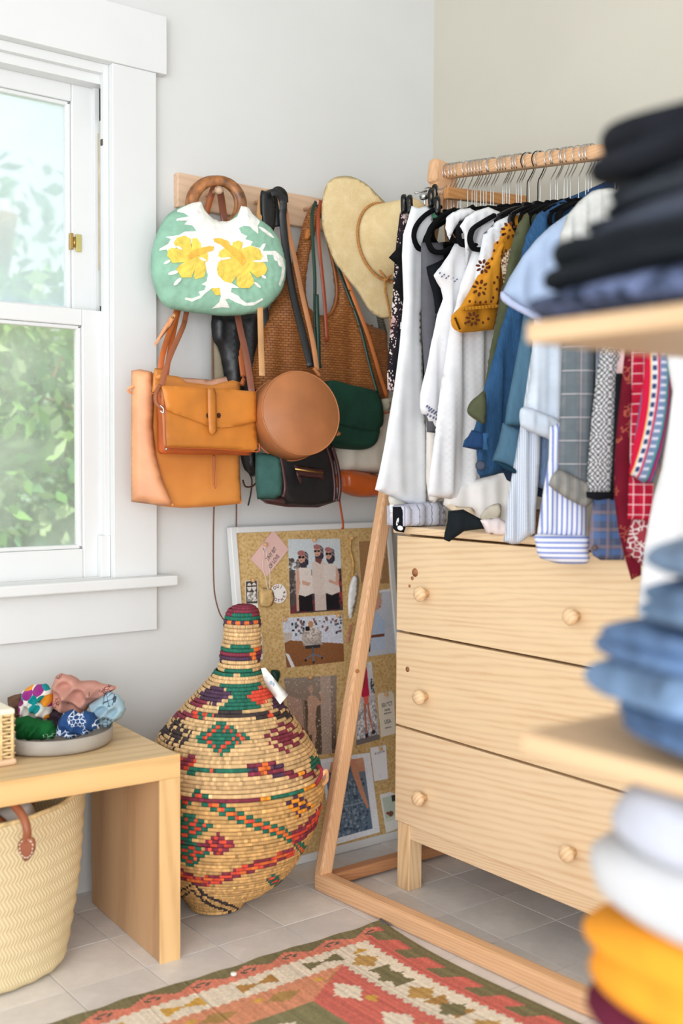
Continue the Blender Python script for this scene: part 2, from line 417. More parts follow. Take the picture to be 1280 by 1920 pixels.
# jamb liners and stops
box('jamb', WX1, WX1+.006, 0, .14, WZ0, WZ1, TW, win, .001); box('jamb', WX0-.006, WX0, 0, .14, WZ0, WZ1, TW, win, .001)
box('stop', WX1-.014, WX1, .0, .018, WZ0, WZ1, TW, win, .001); box('stop', WX1-.014, WX1, .052, .062, WZ0, WZ1, TW, win, .001)
box('head_stop', WX0, WX1-.014, .0008, .0178, WZ1-.022, WZ1, TW, win, .001); box('head_stop', WX0, WX1-.0002, .0185, .06, WZ1-.045, WZ1, TW, win, .001)
box('sash_channel', WX1-.004, WX1, .020, .050, 1.47, 1.93, plain('bare channel', (196, 198, 190), .5, .05), win, .001)
DARKC = plain('dark crack', (90, 84, 76), .8, 0)
box('sash_cord', WX1-.006, WX1-.002, .046, .050, 1.56, 1.90, plain('old cord', (196, 178, 150), .8, .1), win, .001)
box('chip', WX1-.0165, WX1-.013, .004, .014, 1.86, 1.875, DARKC, win, .001)
box('sash_lock', WX1-.026, WX1-.0005, -.004, .0172, WZ0, WZ0+.105, TW, win, .002)
def sash(name, y0, y1, z0, z1, xr, wr, wb, wt, gm):
    o = box(name, WX0, WX0+wr, y0, y1, z0, z1, TW, win, .003)
    for a in [(xr-wr, xr, y0, y1, z0, z1), (WX0+wr, xr-wr, y0, y1, z0, z0+wb), (WX0+wr, xr-wr, y0, y1, z1-wt, z1)]: box('rail', *a, TW, o, .003)
    for a in [(xr-wr-.012, xr-wr, y0+.006, y1-.006, z0+wb, z1-wt), (WX0+wr, xr-wr, y0+.006, y1-.006, z0+wb, z0+wb+.010), (WX0+wr, xr-wr, y0+.006, y1-.006, z1-wt-.010, z1-wt)]: box('putty_bead', *a, TW, o, .004)
    box('pane', WX0+wr, xr-wr, (y0+y1)/2-.0015, (y0+y1)/2+.0015, z0+wb, z1-wt, gm, o, 0)
    return o
def dusty(name, amt, col, sc=5):
    m = bpy.data.materials.new(name); m.use_nodes = True; t = m.node_tree; n = t.nodes; n.remove(n['Principled BSDF']); out = n['Material Output']
    tr = n.new('ShaderNodeBsdfTransparent'); gl = n.new('ShaderNodeBsdfGlossy'); gl.inputs['Roughness'].default_value = .05
    df = n.new('ShaderNodeBsdfTranslucent'); df.inputs[0].default_value = L4(col); tc = n.new('ShaderNodeTexCoord')
    no = n.new('ShaderNodeTexNoise'); no.inputs['Scale'].default_value = sc; no.inputs['Detail'].default_value = 5; t.links.new(tc.outputs['Object'], no.inputs['Vector'])
    mr = n.new('ShaderNodeMapRange'); mr.inputs['From Min'].default_value = .3; mr.inputs['From Max'].default_value = .7
    mr.inputs['To Min'].default_value = amt[0]; mr.inputs['To Max'].default_value = amt[1]; t.links.new(no.outputs[0], mr.inputs[0])
    m1 = n.new('ShaderNodeMixShader'); t.links.new(mr.outputs[0], m1.inputs[0]); t.links.new(tr.outputs[0], m1.inputs[1]); t.links.new(df.outputs[0], m1.inputs[2])
    m2 = n.new('ShaderNodeMixShader'); m2.inputs[0].default_value = .04; t.links.new(m1.outputs[0], m2.inputs[1]); t.links.new(gl.outputs[0], m2.inputs[2])
    t.links.new(m2.outputs[0], out.inputs['Surface']); return m
up = sash('upper_sash', .062, .098, 1.415, 2.03, WX1-.001, .069, .040, .060, dusty('dusty upper glass', (.40, .66), (238, 246, 255)))
box('head_filler', WX0, WX1, .0605, .12, 2.022, WZ1, TW, win, .001); box('parting_bead', WX1-.010, WX1, .098, .12, WZ0, WZ1, TW, win, .001); box('under_sill', WX0, WX1, .0, .12, WZ0-.02, WZ0+.001, TW, win, .001)
lo = sash('lower_sash', .018, .052, WZ0, 1.455, WX1-.002, .062, .072, .040, dusty('dusty lower glass', (.12, .50), (235, 240, 235), 4))
s = SY(.062)
p0 = s.t(117, 432); box('hinge_leaf', -1.151, -1.143, .052, .062, 1.605, 1.645, GOLD, up, .001); box('hinge_leaf', -1.134, -1.120, .056, .062, 1.602, 1.645, plain('aged brass', (196, 186, 120), .4, .1, metal=.6), up, .001)
obj('hinge_knuckle', *lathe([(0, -.012), (.004, -.012), (.004, .012), (0, .012)], (-1.139, .056, 1.624), 12), GOLD, up)
# garden beyond the window ------------------------------------------
def leafmass(n, x0, x1, y0, y1, z0, z1, dens, size=.055):
    X = RNG.uniform(x0, x1, n); Y = RNG.uniform(y0, y1, n); Z = RNG.uniform(z0, z1, n); k = RNG.random(n) < dens(X, Y, Z); X, Y, Z = X[k], Y[k], Z[k]; n = len(X)
    A = RNG.normal(size=(n, 3)); A /= np.linalg.norm(A, axis=1)[:, None]; B = RNG.normal(size=(n, 3)); B -= A*(A*B).sum(1)[:, None]; B /= np.linalg.norm(B, axis=1)[:, None]
    c = np.c_[X, Y, Z]; s = size*RNG.uniform(.6, 1.4, n)[:, None]
    V = np.stack([c-A*s, c-B*s*.45+A*s*.1, c+A*s, c+B*s*.45+A*s*.1], 1).reshape(-1, 3); F = np.arange(4*n).reshape(n, 4); return V, F, n
pal = np.array([(96, 150, 70), (130, 180, 90), (70, 125, 60), (160, 200, 120), (190, 215, 160), (110, 160, 110)])
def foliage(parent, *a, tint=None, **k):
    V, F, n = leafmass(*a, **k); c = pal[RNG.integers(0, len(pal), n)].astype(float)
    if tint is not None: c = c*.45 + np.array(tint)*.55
    g = painted('leaf %d' % n, .6); g.node_tree.nodes['Principled BSDF'].inputs['Transmission Weight'].default_value = 0
    o = obj('foliage', V, F, g, parent, smooth=False, fcol=c); o['kind'] = 'stuff'; return o
BARK = plain('bark', (150, 125, 100), .9, .15, 8)
tr = thing('tree', (-.35, 2.3, -.3), 'leafy green tree close outside the lower window pane', 'tree')
foliage(tr, 15000, -1.5, .5, 1.3, 2.4, -.2, 1.8, lambda x, y, z: np.clip(1.2-.25*z + .5*np.sin(x*9+z*7)*np.sin(z*11), .1, 1), size=.045)
tube('trunk', [(-.20, 2.3, -.3), (-.24, 2.2, .7), (-.18, 2.1, 1.5)], .03, BARK, tr)
for P in [[(-1.0, 1.7, 1.36), (-.66, 1.55, 1.33), (-.48, 1.45, 1.27), (-.2, 1.5, 1.24)], [(-.75, 1.5, 1.15), (-.66, 1.45, 1.3), (-.58, 1.4, 1.5)], [(-.5, 1.4, 1.15), (-.42, 1.4, 1.02), (-.30, 1.45, .98)]]:
    tube('branch', P, .007, BARK, tr, 6)
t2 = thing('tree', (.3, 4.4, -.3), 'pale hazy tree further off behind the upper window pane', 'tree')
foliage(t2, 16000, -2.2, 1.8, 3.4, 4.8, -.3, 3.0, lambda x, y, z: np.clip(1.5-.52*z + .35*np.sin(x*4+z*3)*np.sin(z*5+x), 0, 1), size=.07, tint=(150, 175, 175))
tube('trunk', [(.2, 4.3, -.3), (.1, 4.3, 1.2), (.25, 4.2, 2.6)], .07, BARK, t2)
gl = struct(box('ground_outside', -6, 6, .14, 9, -.45, -.3, plain('dry grass', (196, 200, 150), .95, .15, 3), b=0))
bh = thing('hedge', (0, 6.5, -.3), 'dim green hedge standing at the end of the garden', 'hedge'); foliage(bh, 9000, -3, 3.5, 6.0, 7.2, -.3, 1.9, lambda x, y, z: np.ones_like(x), size=.13)

# ================================================================ chest of drawers
DX = -.493
ch = thing('chest_of_drawers', (-.25, -.81, 0), 'pale pine three-drawer chest on square legs under the clothes rack', 'chest of drawers')
YA, YB = -.430, -1.178   # far and near end
for (z1, z0, kn) in [(.898, .659, [(-.50, .81, .011), (-.49, .795, .005), (-.48, .775, .004)]), (.653, .419, [(-.475, .565, .007)]), (.413, .172, [])]:
    ms = wood('pine front %d' % int(z1*100), [(238, 210, 178), (237, 210, 172), (236, 208, 168)][int(z1*3.2)], (222, 182, 138), 'Y', 1.2+.3*z1, .42, 13+3*z1, None)
    d = box('drawer', DX, DX+.02, YB, YA, z0, z1, ms, ch, .0015)
    for y in (-.545, -1.02):
        zz = (z0+z1)/2-.02
        zz = {0.898: .762, .653: .509, .413: .258}[z1]
        V, F = lathe([(0, 0), (.009, 0), (.008, -.010), (.0125, -.014), (.0175, -.020), (.0185, -.026), (.015, -.032), (.006, -.0345), (0, -.035)], (DX, y, zz), 20, (1, 0, 0))
        obj('knob', V, F, PINEX, d)
    for (ky, kz, kr) in kn:
        V, F = lathe([(0, -.0009), (kr, -.0009), (kr, .001), (0, .001)], (DX, ky, kz), 12, (1, 0, 0)); obj('knot', V, F, plain('wood knot', (166, 112, 74), .5, .2, 60), d)
box('top_board', DX-.004, -.075, YB-.012, YA+.012, .904, .922, PINE, ch, .003)
box('side_panel', DX+.024, -.085, YA-.022, YA-.004, .16, .904, PINE, ch, .001); box('side_panel', DX+.024, -.085, YB+.004, YB+.022, .16, .904, PINE, ch, .001)
box('back_panel', -.095, -.085, YB+.02, YA-.02, .16, .904, PINE, ch, .001)
box('bottom_rail', DX+.008, DX+.024, YB+.03, YA-.05, .133, .180, PINE, ch, .001)
for x, y in [(DX+.004, YA-.052), (DX+.004, YB+.006), (-.13, YA-.052), (-.13, YB+.006)]:
    lg = box('leg', x, x+.043, y, y+.046, 0, .904 if x > -.4 else .17, PINEZ, ch, .002)
# ================================================================ clothes rack
rk = thing('clothes_rack', (-.45, -.75, 0), 'wooden clothes rack with slanting legs and a long top rail', 'rack')
foot = np.array([-.655, -.338, .022]); apex = SX(-.262).t(826, 318); far = np.array([-.03, -.338, .022])
rear_top = apex+np.array([.026, 0, 0])
def beam(name, a, b, wx, wy, m, parent, bev=.006, up=(0, 1, 0)):
    a, b = np.array(a), np.array(b); t = unitv(b-a); s1 = unitv(np.cross(t, up)); s2 = np.cross(s1, t); L = np.linalg.norm(b-a)
    V, F = _bx(-wx/2, wx/2, -wy/2, wy/2, 0, L, bev); return obj(name, [a+s1*v[0]+s2*v[1]+t*v[2] for v in V], F, m, parent, smooth=False)
beam('leg', foot, apex, .038, .030, BEECH, rk); beam('leg', far, rear_top, .038, .030, BEECH, rk)
B0 = SX(-.25).t(840, 323); B1 = SX(-.25).t(1115, 287); bd = (B1-B0)/(B1[1]-B0[1])
def barp(y): return B0 + bd*(y-B0[1])
beam('top_rail', barp(-.30), barp(-1.42), .030, .034, BEECHY, rk, .007, (0, 0, 1))
beam('end_block', apex+np.array([-.004, .0, -.045]), apex+np.array([.004, 0, .022]), .075, .034, BEECH, rk, .012)
rail_n = np.array([-.607, -1.151, .022]); rail_n = foot+(rail_n-foot)*1.25
beam('floor_rail', foot+np.array([0, .012, 0]), rail_n, .040, .044, BEECHY, rk, .008, (0, 0, 1))
beam('floor_cross', foot+np.array([.0, .0, 0]), far, .036, .030, BEECHX, rk, .005, (0, 0, 1))
a2 = barp(-1.40)+np.array([-.012, 0, .005]); beam('leg', rail_n, a2, .038, .030, BEECH, rk); beam('leg', rail_n+np.array([.57, 0, 0]), a2+np.array([.03, 0, 0]), .038, .030, BEECH, rk); beam('floor_cross', rail_n, rail_n+np.array([.57, 0, 0]), .036, .03, BEECHX, rk, .005, (0, 0, 1))
kp = foot+(apex-foot)*.283; kd = unitv(CAM-kp); obj('knot', *lathe([(0, -.002), (.0055, -.001), (.0045, .001), (0, .0015)], kp+kd*.0205, 12, kd), plain('rack knot', (176, 116, 66), .5, .2, 60), rk)
# ================================================================ bench
an = math.radians(-3.2); bx0 = np.array([-1.138, -.472, 0])
def bxf(v):
    x, y, z = v; return (bx0[0]+x*math.cos(an)-y*math.sin(an), bx0[1]+x*math.sin(an)+y*math.cos(an), z)
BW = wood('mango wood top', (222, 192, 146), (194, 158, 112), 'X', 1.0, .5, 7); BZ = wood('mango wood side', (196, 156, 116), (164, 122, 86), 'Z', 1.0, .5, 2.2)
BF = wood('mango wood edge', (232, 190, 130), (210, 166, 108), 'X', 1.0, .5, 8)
bn = thing('bench', (-1.6, -.28, 0), 'chunky wooden bench with solid panel legs below the window', 'bench')
BH = .451
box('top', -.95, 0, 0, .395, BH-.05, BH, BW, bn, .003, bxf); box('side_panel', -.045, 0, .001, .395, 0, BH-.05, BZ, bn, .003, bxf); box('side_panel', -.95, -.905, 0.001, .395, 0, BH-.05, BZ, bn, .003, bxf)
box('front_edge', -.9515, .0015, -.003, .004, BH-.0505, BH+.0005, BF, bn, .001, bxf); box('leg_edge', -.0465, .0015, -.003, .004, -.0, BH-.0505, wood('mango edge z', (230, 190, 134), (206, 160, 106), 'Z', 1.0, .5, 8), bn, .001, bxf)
# ================================================================ rug
RUX, RUY = -.668, -.590
def kilim():
    nx, ny = 330, 190; W, H = 1.65, .95
    u = (np.arange(nx)+.5)/nx*W; v = (np.arange(ny)+.5)/ny*H; U, Vv = np.meshgrid(u, v)   # u from right edge leftwards, v from far edge
    a, b = U, Vv; d = np.minimum(a, b*1.55); far_ = b*1.55 < a
    C = np.zeros((ny, nx, 3)); coral = np.array([214, 130, 108]); red = np.array([206, 110, 98]); olive = np.array([124, 116, 84]); dk = np.array([92, 94, 84]); cream = np.array([226, 212, 192]); must = np.array([206, 160, 78]); sal = np.array([212, 144, 112])
    s_ = np.where(far_, U, Vv*1.0); 
    st = lambda x, q: np.floor(x/q)*q
    C[:] = olive
    # hooked border
    ph = np.mod(s_, .11)/.11; dd = st(d, .008)
    hook = np.where(far_, np.abs(ph-.5)*.085+.012 < dd, (np.mod(ph+dd*6, 1) < .55) & (dd > .018)); C[hook] = np.where(far_[hook][:, None], coral, red)
    hk2 = (np.abs(ph-.5)*.10+np.abs(dd-.050) < .019) & far_; C[hk2] = dk; hk3 = (np.abs(ph-.5)*.10+np.abs(dd-.050) < .009) & far_; C[hk3] = coral
    m = (dd >= .075); C[m] = sal
    m = (dd >= .060) & (dd < .09); C[m] = np.where(far_[m][:, None], coral, red)
    z = .006*np.abs(np.mod(s_, .022)/.011-1)*2
    m = (d+z > .095) & (d-z < .19); C[m] = cream
    # bow ties in the cream band
    q = np.mod(s_+.03, .17)-.085; e = (d-.142); bt = (np.abs(e) < .004+.55*np.abs(q)) & (np.abs(q) < .045) & (np.abs(e) < .027) & m
    kk = np.floor((s_+.03)/.17).astype(int); cc = np.array([must, olive, (176, 132, 76), must])[kk % 4]; C[bt] = cc[bt]
    # on the short side the band carries stepped shapes
    sm = (~far_) & m; q2 = np.mod(s_, .09)-.045; f2 = (np.abs(st(q2, .007))+np.abs(st(d-.142, .008))*.9 < .035) & sm; C[f2] = np.where(np.mod(np.floor(s_/.09), 2)[f2][:, None] < 1, olive, (190, 150, 90))
    m = (d-z >= .19) & (d < .34); C[m] = np.where(far_[m][:, None], sal, red)
    q = np.mod(s_, .15)-.075; f3 = (np.abs(st(q, .006))*.8+np.abs(st(d-.255, .008)) < .034) & m; C[f3] = np.where(far_[f3][:, None], np.array([170, 134, 84]), cream)
    f4 = (np.abs(st(q-.05, .006))+np.abs(st(d-.235, .008)) < .016) & m; C[f4] = must
    m = d >= .34; C[m] = cream
    q = np.mod(st(s_, .009), .13)/.13; m2 = (d >= .34) & (d < .34+.05+.07*np.abs(q-.5)); C[m2] = np.array([132, 126, 92])
    f5 = d > .5; C[f5] = sal; f6 = f5 & (np.mod(st(U, .01)+st(Vv, .01), .16) < .05); C[f6] = olive
    # abrash: slight thread-by-thread shifts
    C *= (1 + RNG.normal(0, .035, (1, nx, 1)) + RNG.normal(0, .03, (ny, nx, 1)))*np.array(1.)
    C = np.clip(C, 0, 255)
    gx, gy = np.meshgrid(np.arange(nx+1)/nx*W, np.arange(ny+1)/ny*H)
    wob = .006*np.sin(gx*19)*np.exp(-gy*7) + .003*np.sin(gy*23)*np.exp(-gx*7)
    X = RUX - gx - .012*np.sin(gy*7); Y = RUY - gy - wob + .012*gx; Z = .004 + .006*np.abs(np.sin(gx*9.5+1))*np.exp(-gy*14) + .0012*np.sin(gx*60)*np.exp(-gy*30)
    T = np.c_[X.ravel(), Y.ravel(), Z.ravel()]; n = len(T); V = np.vstack([T, np.c_[T[:, :2], np.full(n, .0005)]])
    r, c = np.meshgrid(np.arange(ny), np.arange(nx), indexing='ij'); k = (r*(nx+1)+c).ravel(); Ft = np.c_[k, k+nx+1, k+nx+2, k+1].tolist(); cols = [C.reshape(-1, 3)]
    rim = [i for i in range(nx+1)] + [(j)*(nx+1)+nx for j in range(1, ny+1)] + [ny*(nx+1)+i for i in range(nx-1, -1, -1)] + [j*(nx+1) for j in range(ny-1, 0, -1)]
    Fs = [[rim[i], rim[(i+1) % len(rim)], rim[(i+1) % len(rim)]+n, rim[i]+n] for i in range(len(rim))]
    fc = np.vstack([C.reshape(-1, 3), np.tile(olive*.9, (len(Fs), 1))])
    return V, Ft+Fs, fc
V, F, fc = kilim()
g = painted('kilim wool', .95, (500, .5, .002)); rug = tag(obj('rug', V, F, g, smooth=False, fcol=fc), 'flat woven kilim rug in coral, olive and cream on the floor', 'rug')
def tuft(px, py, n, lab):
    p = SZ(0).t(px, py); mb = MB()
    for i in range(n):
        a = random.uniform(0, 6.28); l = random.uniform(.008, .018); q = p+np.array([random.uniform(-.012, .012), random.uniform(-.012, .012), .003])
        V, F = sweep([q, q+np.array([math.cos(a)*l*.5, math.sin(a)*l*.5, .006]), q+np.array([math.cos(a)*l, math.sin(a)*l, .002])], circ(.0016, 4)); mb.add(V, F)
    return mb
mbt = tuft(718, 1736, 10, ''); f_ = obj('fringe', mbt.V, mbt.F, plain('grey wool', (96, 98, 112), .9, .1), rug); f_['label'] = 'grey yarn tuft at the rug corner'; f_['kind'] = 'stuff'
mbt = tuft(1003, 1832, 14, ''); tag(obj('yarn_tuft', mbt.V, mbt.F, plain('grey wool b', (110, 110, 120), .9, .1)), 'small grey yarn tuft lying on the tiles behind the floor rail', 'yarn')
p = SZ(.012).t(438, 1826); tag(obj('button', *lathe([(0, -.003), (.006, -.003), (.007, 0), (.006, .003), (0, .003)], p, 16), plain('white button', (235, 230, 222), .4, 0)), 'tiny round white button lying at the far rug edge', 'button')
# ================================================================ lidded coil basket
def coil_basket():
    prof = [(1134, 447, 470), (1137, 436, 478), (1143, 428, 483), (1152, 423, 486), (1165, 420, 488), (1185, 419, 489), (1205, 417, 489), (1230, 413, 488), (1250, 411, 488), (1260, 407, 490), (1270, 399, 494), (1285, 386, 503), (1300, 374, 513), (1330, 346, 530), (1360, 321, 551), (1390, 297, 573), (1420, 281, 592), (1450, 272, 604), (1470, 268, 609), (1500, 266, 610), (1530, 266, 608), (1560, 268, 600), (1590, 273, 589), (1620, 281, 574), (1650, 294, 556), (1675, 309, 535), (1695, 326, 508), (1710, 340, 480), (1722, 350, 462), (1735, 352, 457)]
    ys = np.array([p[0] for p in prof], float); sd = SD(2.66)
    cen = np.array([sd.t((a+b)/2, y) for y, a, b in prof]); rad = np.array([(b-a)/2*2.66/FP*.985 for y, a, b in prof])
    z = cen[:, 2].copy(); z = z - 0.0; zb = z[-1]; 
    # ring centre lies below its silhouette height by nothing; set the foot on the floor
    z = (z - zb)/(z[0]-zb)*(z[0]-0.004)+.004
    cen[:, 2] = z
    CH = .0098; n = int((z[0]-z[-1])/CH); NA = 168; K = 5
    arc = np.r_[0, np.cumsum(np.hypot(np.diff(rad), np.diff(z)))]; nc = int(arc[-1]/.0094)
    rows = []
    rgb = dict(s=(208, 172, 124), m=(128, 50, 66), g=(38, 104, 84), o=(222, 112, 54), r=(214, 78, 58), p=(78, 54, 76), y=(232, 150, 48), k=(62, 52, 52), t=(200, 130, 80))
    def dia(x, y, cx, cy, rx, ry): return abs(x-cx)/rx+abs(y-cy)/ry
    def pline(x, pts):
        for (a, b), (c, d) in zip(pts, pts[1:]):
            if a <= x <= c: return b+(d-b)*(x-a)/(c-a)
        return None
    B1_ = [(357, 1486), (395, 1511), (440, 1532), (483, 1548), (527, 1563), (550, 1574), (560, 1590), (592, 1608)]; B2_ = [(545, 1575), (570, 1560), (590, 1540), (612, 1505)]
    B3_ = [(322, 1632), (345, 1645), (365, 1655), (410, 1650), (440, 1640), (480, 1625), (515, 1613), (550, 1598)]; B4_ = [(322, 1688), (340, 1676), (357, 1664), (380, 1684), (400, 1694), (435, 1706), (465, 1721), (490, 1716), (515, 1703), (540, 1685), (560, 1665)]
    def pat(x, y, row):
        c = None; ck = (int(x//13)+row) % 2; ck2 = (int((x+7)//13)+row) % 2
        if y < 1153: c = 'm'
        elif y < 1164: c = 'g'
        elif y < 1173: c = 'o' if int(x//9) % 2 else 'p'
        elif 1213 < y < 1222: c = 'o' if x > 473 else 'g'
        elif 1222 <= y < 1231: c = 'o' if 464 < x < 480 else 'm'
        elif 1231 <= y < 1240: c = 'o' if 470 < x < 480 else 'p'
        elif 1257 < y < 1266: c = 'g'
        elif 1282 < y < 1330:
            hw = 12 + abs(y-1306)*1.35
            if abs(x-449) < hw: c = 'g'
            elif dia(x, y, 398, 1303, 34, 20) < 1: c = 'p'
            elif dia(x, y, 487, 1303, 32, 20) < 1: c = 'r'
            elif dia(x, y, 366, 1318, 18, 12) < 1: c = 'm'
            elif x > 512 and y > 1305: c = 'p'
        elif 1335 < y < 1347:
            c = ('k' if x < 500 or x > 512 else 'r') if x > 396 else ('m' if x < 360 else ('g' if int(x//9) % 2 else 'r'))
        elif 1349 < y < 1416:
            d = dia(x, y, 413, 1384, 54, 33)
            if d < 1: c = 'g' if d > .80 or d < .45 else ('r' if int(x//9+row) % 2 else 'g')
            d = dia(x, y, 532, 1382, 44, 34)
            if d < 1: c = 'm' if d < .45 else ('m' if ck else 's')
            d = dia(x, y, 326, 1375, 36, 32)
            if d < 1: c = 'k' if d < .35 or int(x//6+row) % 2 else 's'
        elif 1418 < y < 1442 and x < 362: c = 'm' if int(x//9+row) % 3 else 'r'
        if y > 1416 and y < 1470:
            if 1431 < y < 1456 and 460 < x < 532:
                d = dia(x, y, 496, 1443, 14, 13); c = 'o' if .35 < d < 1 else ('p' if row % 2 else 'm')
            if 1442 < y < 1452 and 350 < x < 464: c = 'g' if abs(x-394) > 4 else 'r'
            if 1447 < y < 1458 and 532 < x < 592: c = 'y' if abs(x-565) < 4 else 'm'
            if y > 1420 and x > 583 and y < 1445: c = 'g'
        if y > 1484:
            for pts, ci, co, w_ in [(B1_, 'o', 'g', 11), (B2_, 'r', 'm', 13), (B3_, 'o', 'm', 9), (B4_, 's', 'k', 9)]:
                q = pline(x, pts)
                if q is not None and abs(y-q) < w_:
                    if abs(y-q) < w_*.38: c = ci if ci == 's' else ('r' if int(x//18+row) % 3 == 0 else ci)
                    else: c = co if not (co == 'm' and int(x//11+row) % 4 == 0) else 'r'
            d = dia(x, y, 560, 1512, 27, 22)
            if d < 1: c = 'p' if ck else 'y'
            for cx, cy, rx, ry, a, b in [(350, 1553, 46, 30, 'g', 'r'), (352, 1602, 38, 26, 'g', 'r'), (405, 1586, 38, 22, 'm', 'r'), (318, 1580, 24, 22, 'm', 'r'), (513, 1652, 18, 12, 'g', 'r'), (334, 1504, 26, 16, 'g', 'r')]:
                d = dia(x, y, cx, cy, rx, ry)
                if d < 1: c = b if int(x//14+row) % 2 and d < .75 else a
            if x < 345 and 1690 < y < 1712: c = 'm' if ck else None
        return c
    V = []; F = []; FC = []
    def ring_at(s): return np.interp(s, arc, rad), np.array([np.interp(s, arc, cen[:, k]) for k in range(3)])
    split = None; parts = {'lid': (MB(), []), 'body': (MB(), [])}; seamz = np.interp(1478, ys, z)
    fwd = unitv([.606, .795, 0]); rgt = np.array([.795, -.606, 0])
    for ci in range(nc):
        s0 = ci*arc[-1]/nc; s1 = (ci+1)*arc[-1]/nc; sm = (s0+s1)/2; r, c = ring_at(sm); r0, c0 = ring_at(s0); r1, c1 = ring_at(s1)
        tz = np.array([r1-r0, c1[2]-c0[2]]); tz /= np.linalg.norm(tz)+1e-9; nr, nz = -tz[1], tz[0]
        if nr < 0 and nz > 0 and False: pass
        key = 'lid' if c[2] > seamz else 'body'; mbp, fcl = parts[key]; base = len(mbp.V); hw = np.hypot(r1-r0, c1[2]-c0[2])/2
        wob = RNG.normal(0, .0007); rimring = abs(c[2]-seamz) < .006 and key == 'lid'
        th = np.arange(NA)*2*np.pi/NA + (ci % 2)*np.pi/NA
        out = np.array([nr, nz]) if nr*1 > 0 or abs(nr) < 1e-6 else np.array([-nr, -nz])
        if out[1] < 0 and c[2] > seamz: out = -out if out[0] < 0 else out
        for k in range(K):
            ph = -np.pi/2 + np.pi*k/(K-1); al = np.sin(ph)*hw; o_ = (np.cos(ph)-.4)*hw*(.72 if not rimring else 1.3)
            rr = r + tz[0]*al + out[0]*o_; zz = c[2] + tz[1]*al + out[1]*o_
            rj = rr + RNG.normal(0, .00035, NA) + wob
            P = c[None, :2] + np.cos(th)[:, None]*rgt[None, :2]*rj[:, None] - np.sin(th)[:, None]*fwd[None, :2]*rj[:, None]
            mbp.V += [(a, b, max(zz, .0008)) for a, b in P]
        # colour per stitch block from where the coil faces the room
        cols = []
        for i in range(NA):
            a = (th[i]+np.pi/NA); sa = math.sin(a); a2 = a if sa >= 0 else -a
            p = c + rgt*math.cos(a2)*(r+out[0]*hw) - fwd*math.sin(a2)*(r+out[0]*hw); d = p-CAM; q = d @ _f; x = 640+FP*(d @ _rt)/q; y = 960-FP*(d @ _u)/q
            x = math.floor(x/4.5)*4.5
            if rimring: cc = 'y' if x < 335 else 'm' if x < 487 else 'y' if x < 508 else 'g' if x < 568 else 'y'
            else: cc = pat(x, y, ci)
            if key == 'body' and cc is None and False: cc = 's'
            base_c = np.array(rgb[cc or 's'], float)
            if cc in (None, 's'): base_c = base_c*(1+.05*math.sin(ci*1.7)) ; base_c = base_c*np.array([.98, .93, .82]) if key == 'body' else base_c
            cols.append(np.clip(base_c*(1+RNG.normal(0, .07)), 0, 255))
        for k in range(K-1):
            for i in range(NA):
                j = (i+1) % NA; mbp.F.append([base+k*NA+i, base+(k+1)*NA+i, base+(k+1)*NA+j, base+k*NA+j]); fcl.append(cols[i]*(1 if 0 < k < K-2 else .93))
    for key in parts:
        mbp, fcl = parts[key]; n0 = len(mbp.V)
        mbp.F.append(list(range(NA))); fcl.append(np.array(rgb['m' if key == 'lid' else 's'])*.9); mbp.F.append(list(range(n0-NA, n0))); fcl.append(np.array(rgb['s'])*.8)
    return parts, cen
parts, bcen = coil_basket()
CM = painted('coiled grass', .75, (300, .35, .002), .25)
bk = thing('lidded_basket', (bcen[-1][0], bcen[-1][1], 0), 'tall gourd-shaped coiled basket with a lid and coloured diamond patterns', 'basket')
for k in ('lid', 'body'):
    o = obj(k, parts[k][0].V, parts[k][0].F, CM, bk, fcol=np.array(parts[k][1]))
    bm = bmesh.new(); bm.from_mesh(o.data); bmesh.ops.recalc_face_normals(bm, faces=bm.faces); bm.to_mesh(o.data); bm.free()
sd = SD(2.56)
def lp(x, y, d=2.58): return SD(d).t(x, y)
tube('hinge_loop', [lp(582, 1482, 2.60), lp(592, 1470, 2.58), lp(603, 1450, 2.58), lp(598, 1437, 2.60), lp(590, 1440, 2.62)], .0045, plain('maroon wrap', (150, 50, 62), .8, .2, 90), bk, 6)
tube('hinge_loop', [lp(584, 1476, 2.62), lp(600, 1458, 2.585), lp(611, 1445, 2.585), lp(612, 1462, 2.6), lp(606, 1470, 2.61)], .005, plain('leather thong', (222, 170, 124), .8, .1, 60), bk, 6)
tg = cushion('price_tag', [(489, 1253), (497, 1252), (540, 1303), (525, 1321), (497, 1283)], SD(2.60), .0008, plain('paper tag', (226, 226, 222), .8, .02), bk, 10, False)
multi('tag_mark', [ell(508, 1280, 3, 4, 8), ell(513, 1283, 2, 4, 8)], SD(2.60), .0006, plain('faded ink', (160, 178, 196), .8, 0), bk, 4)
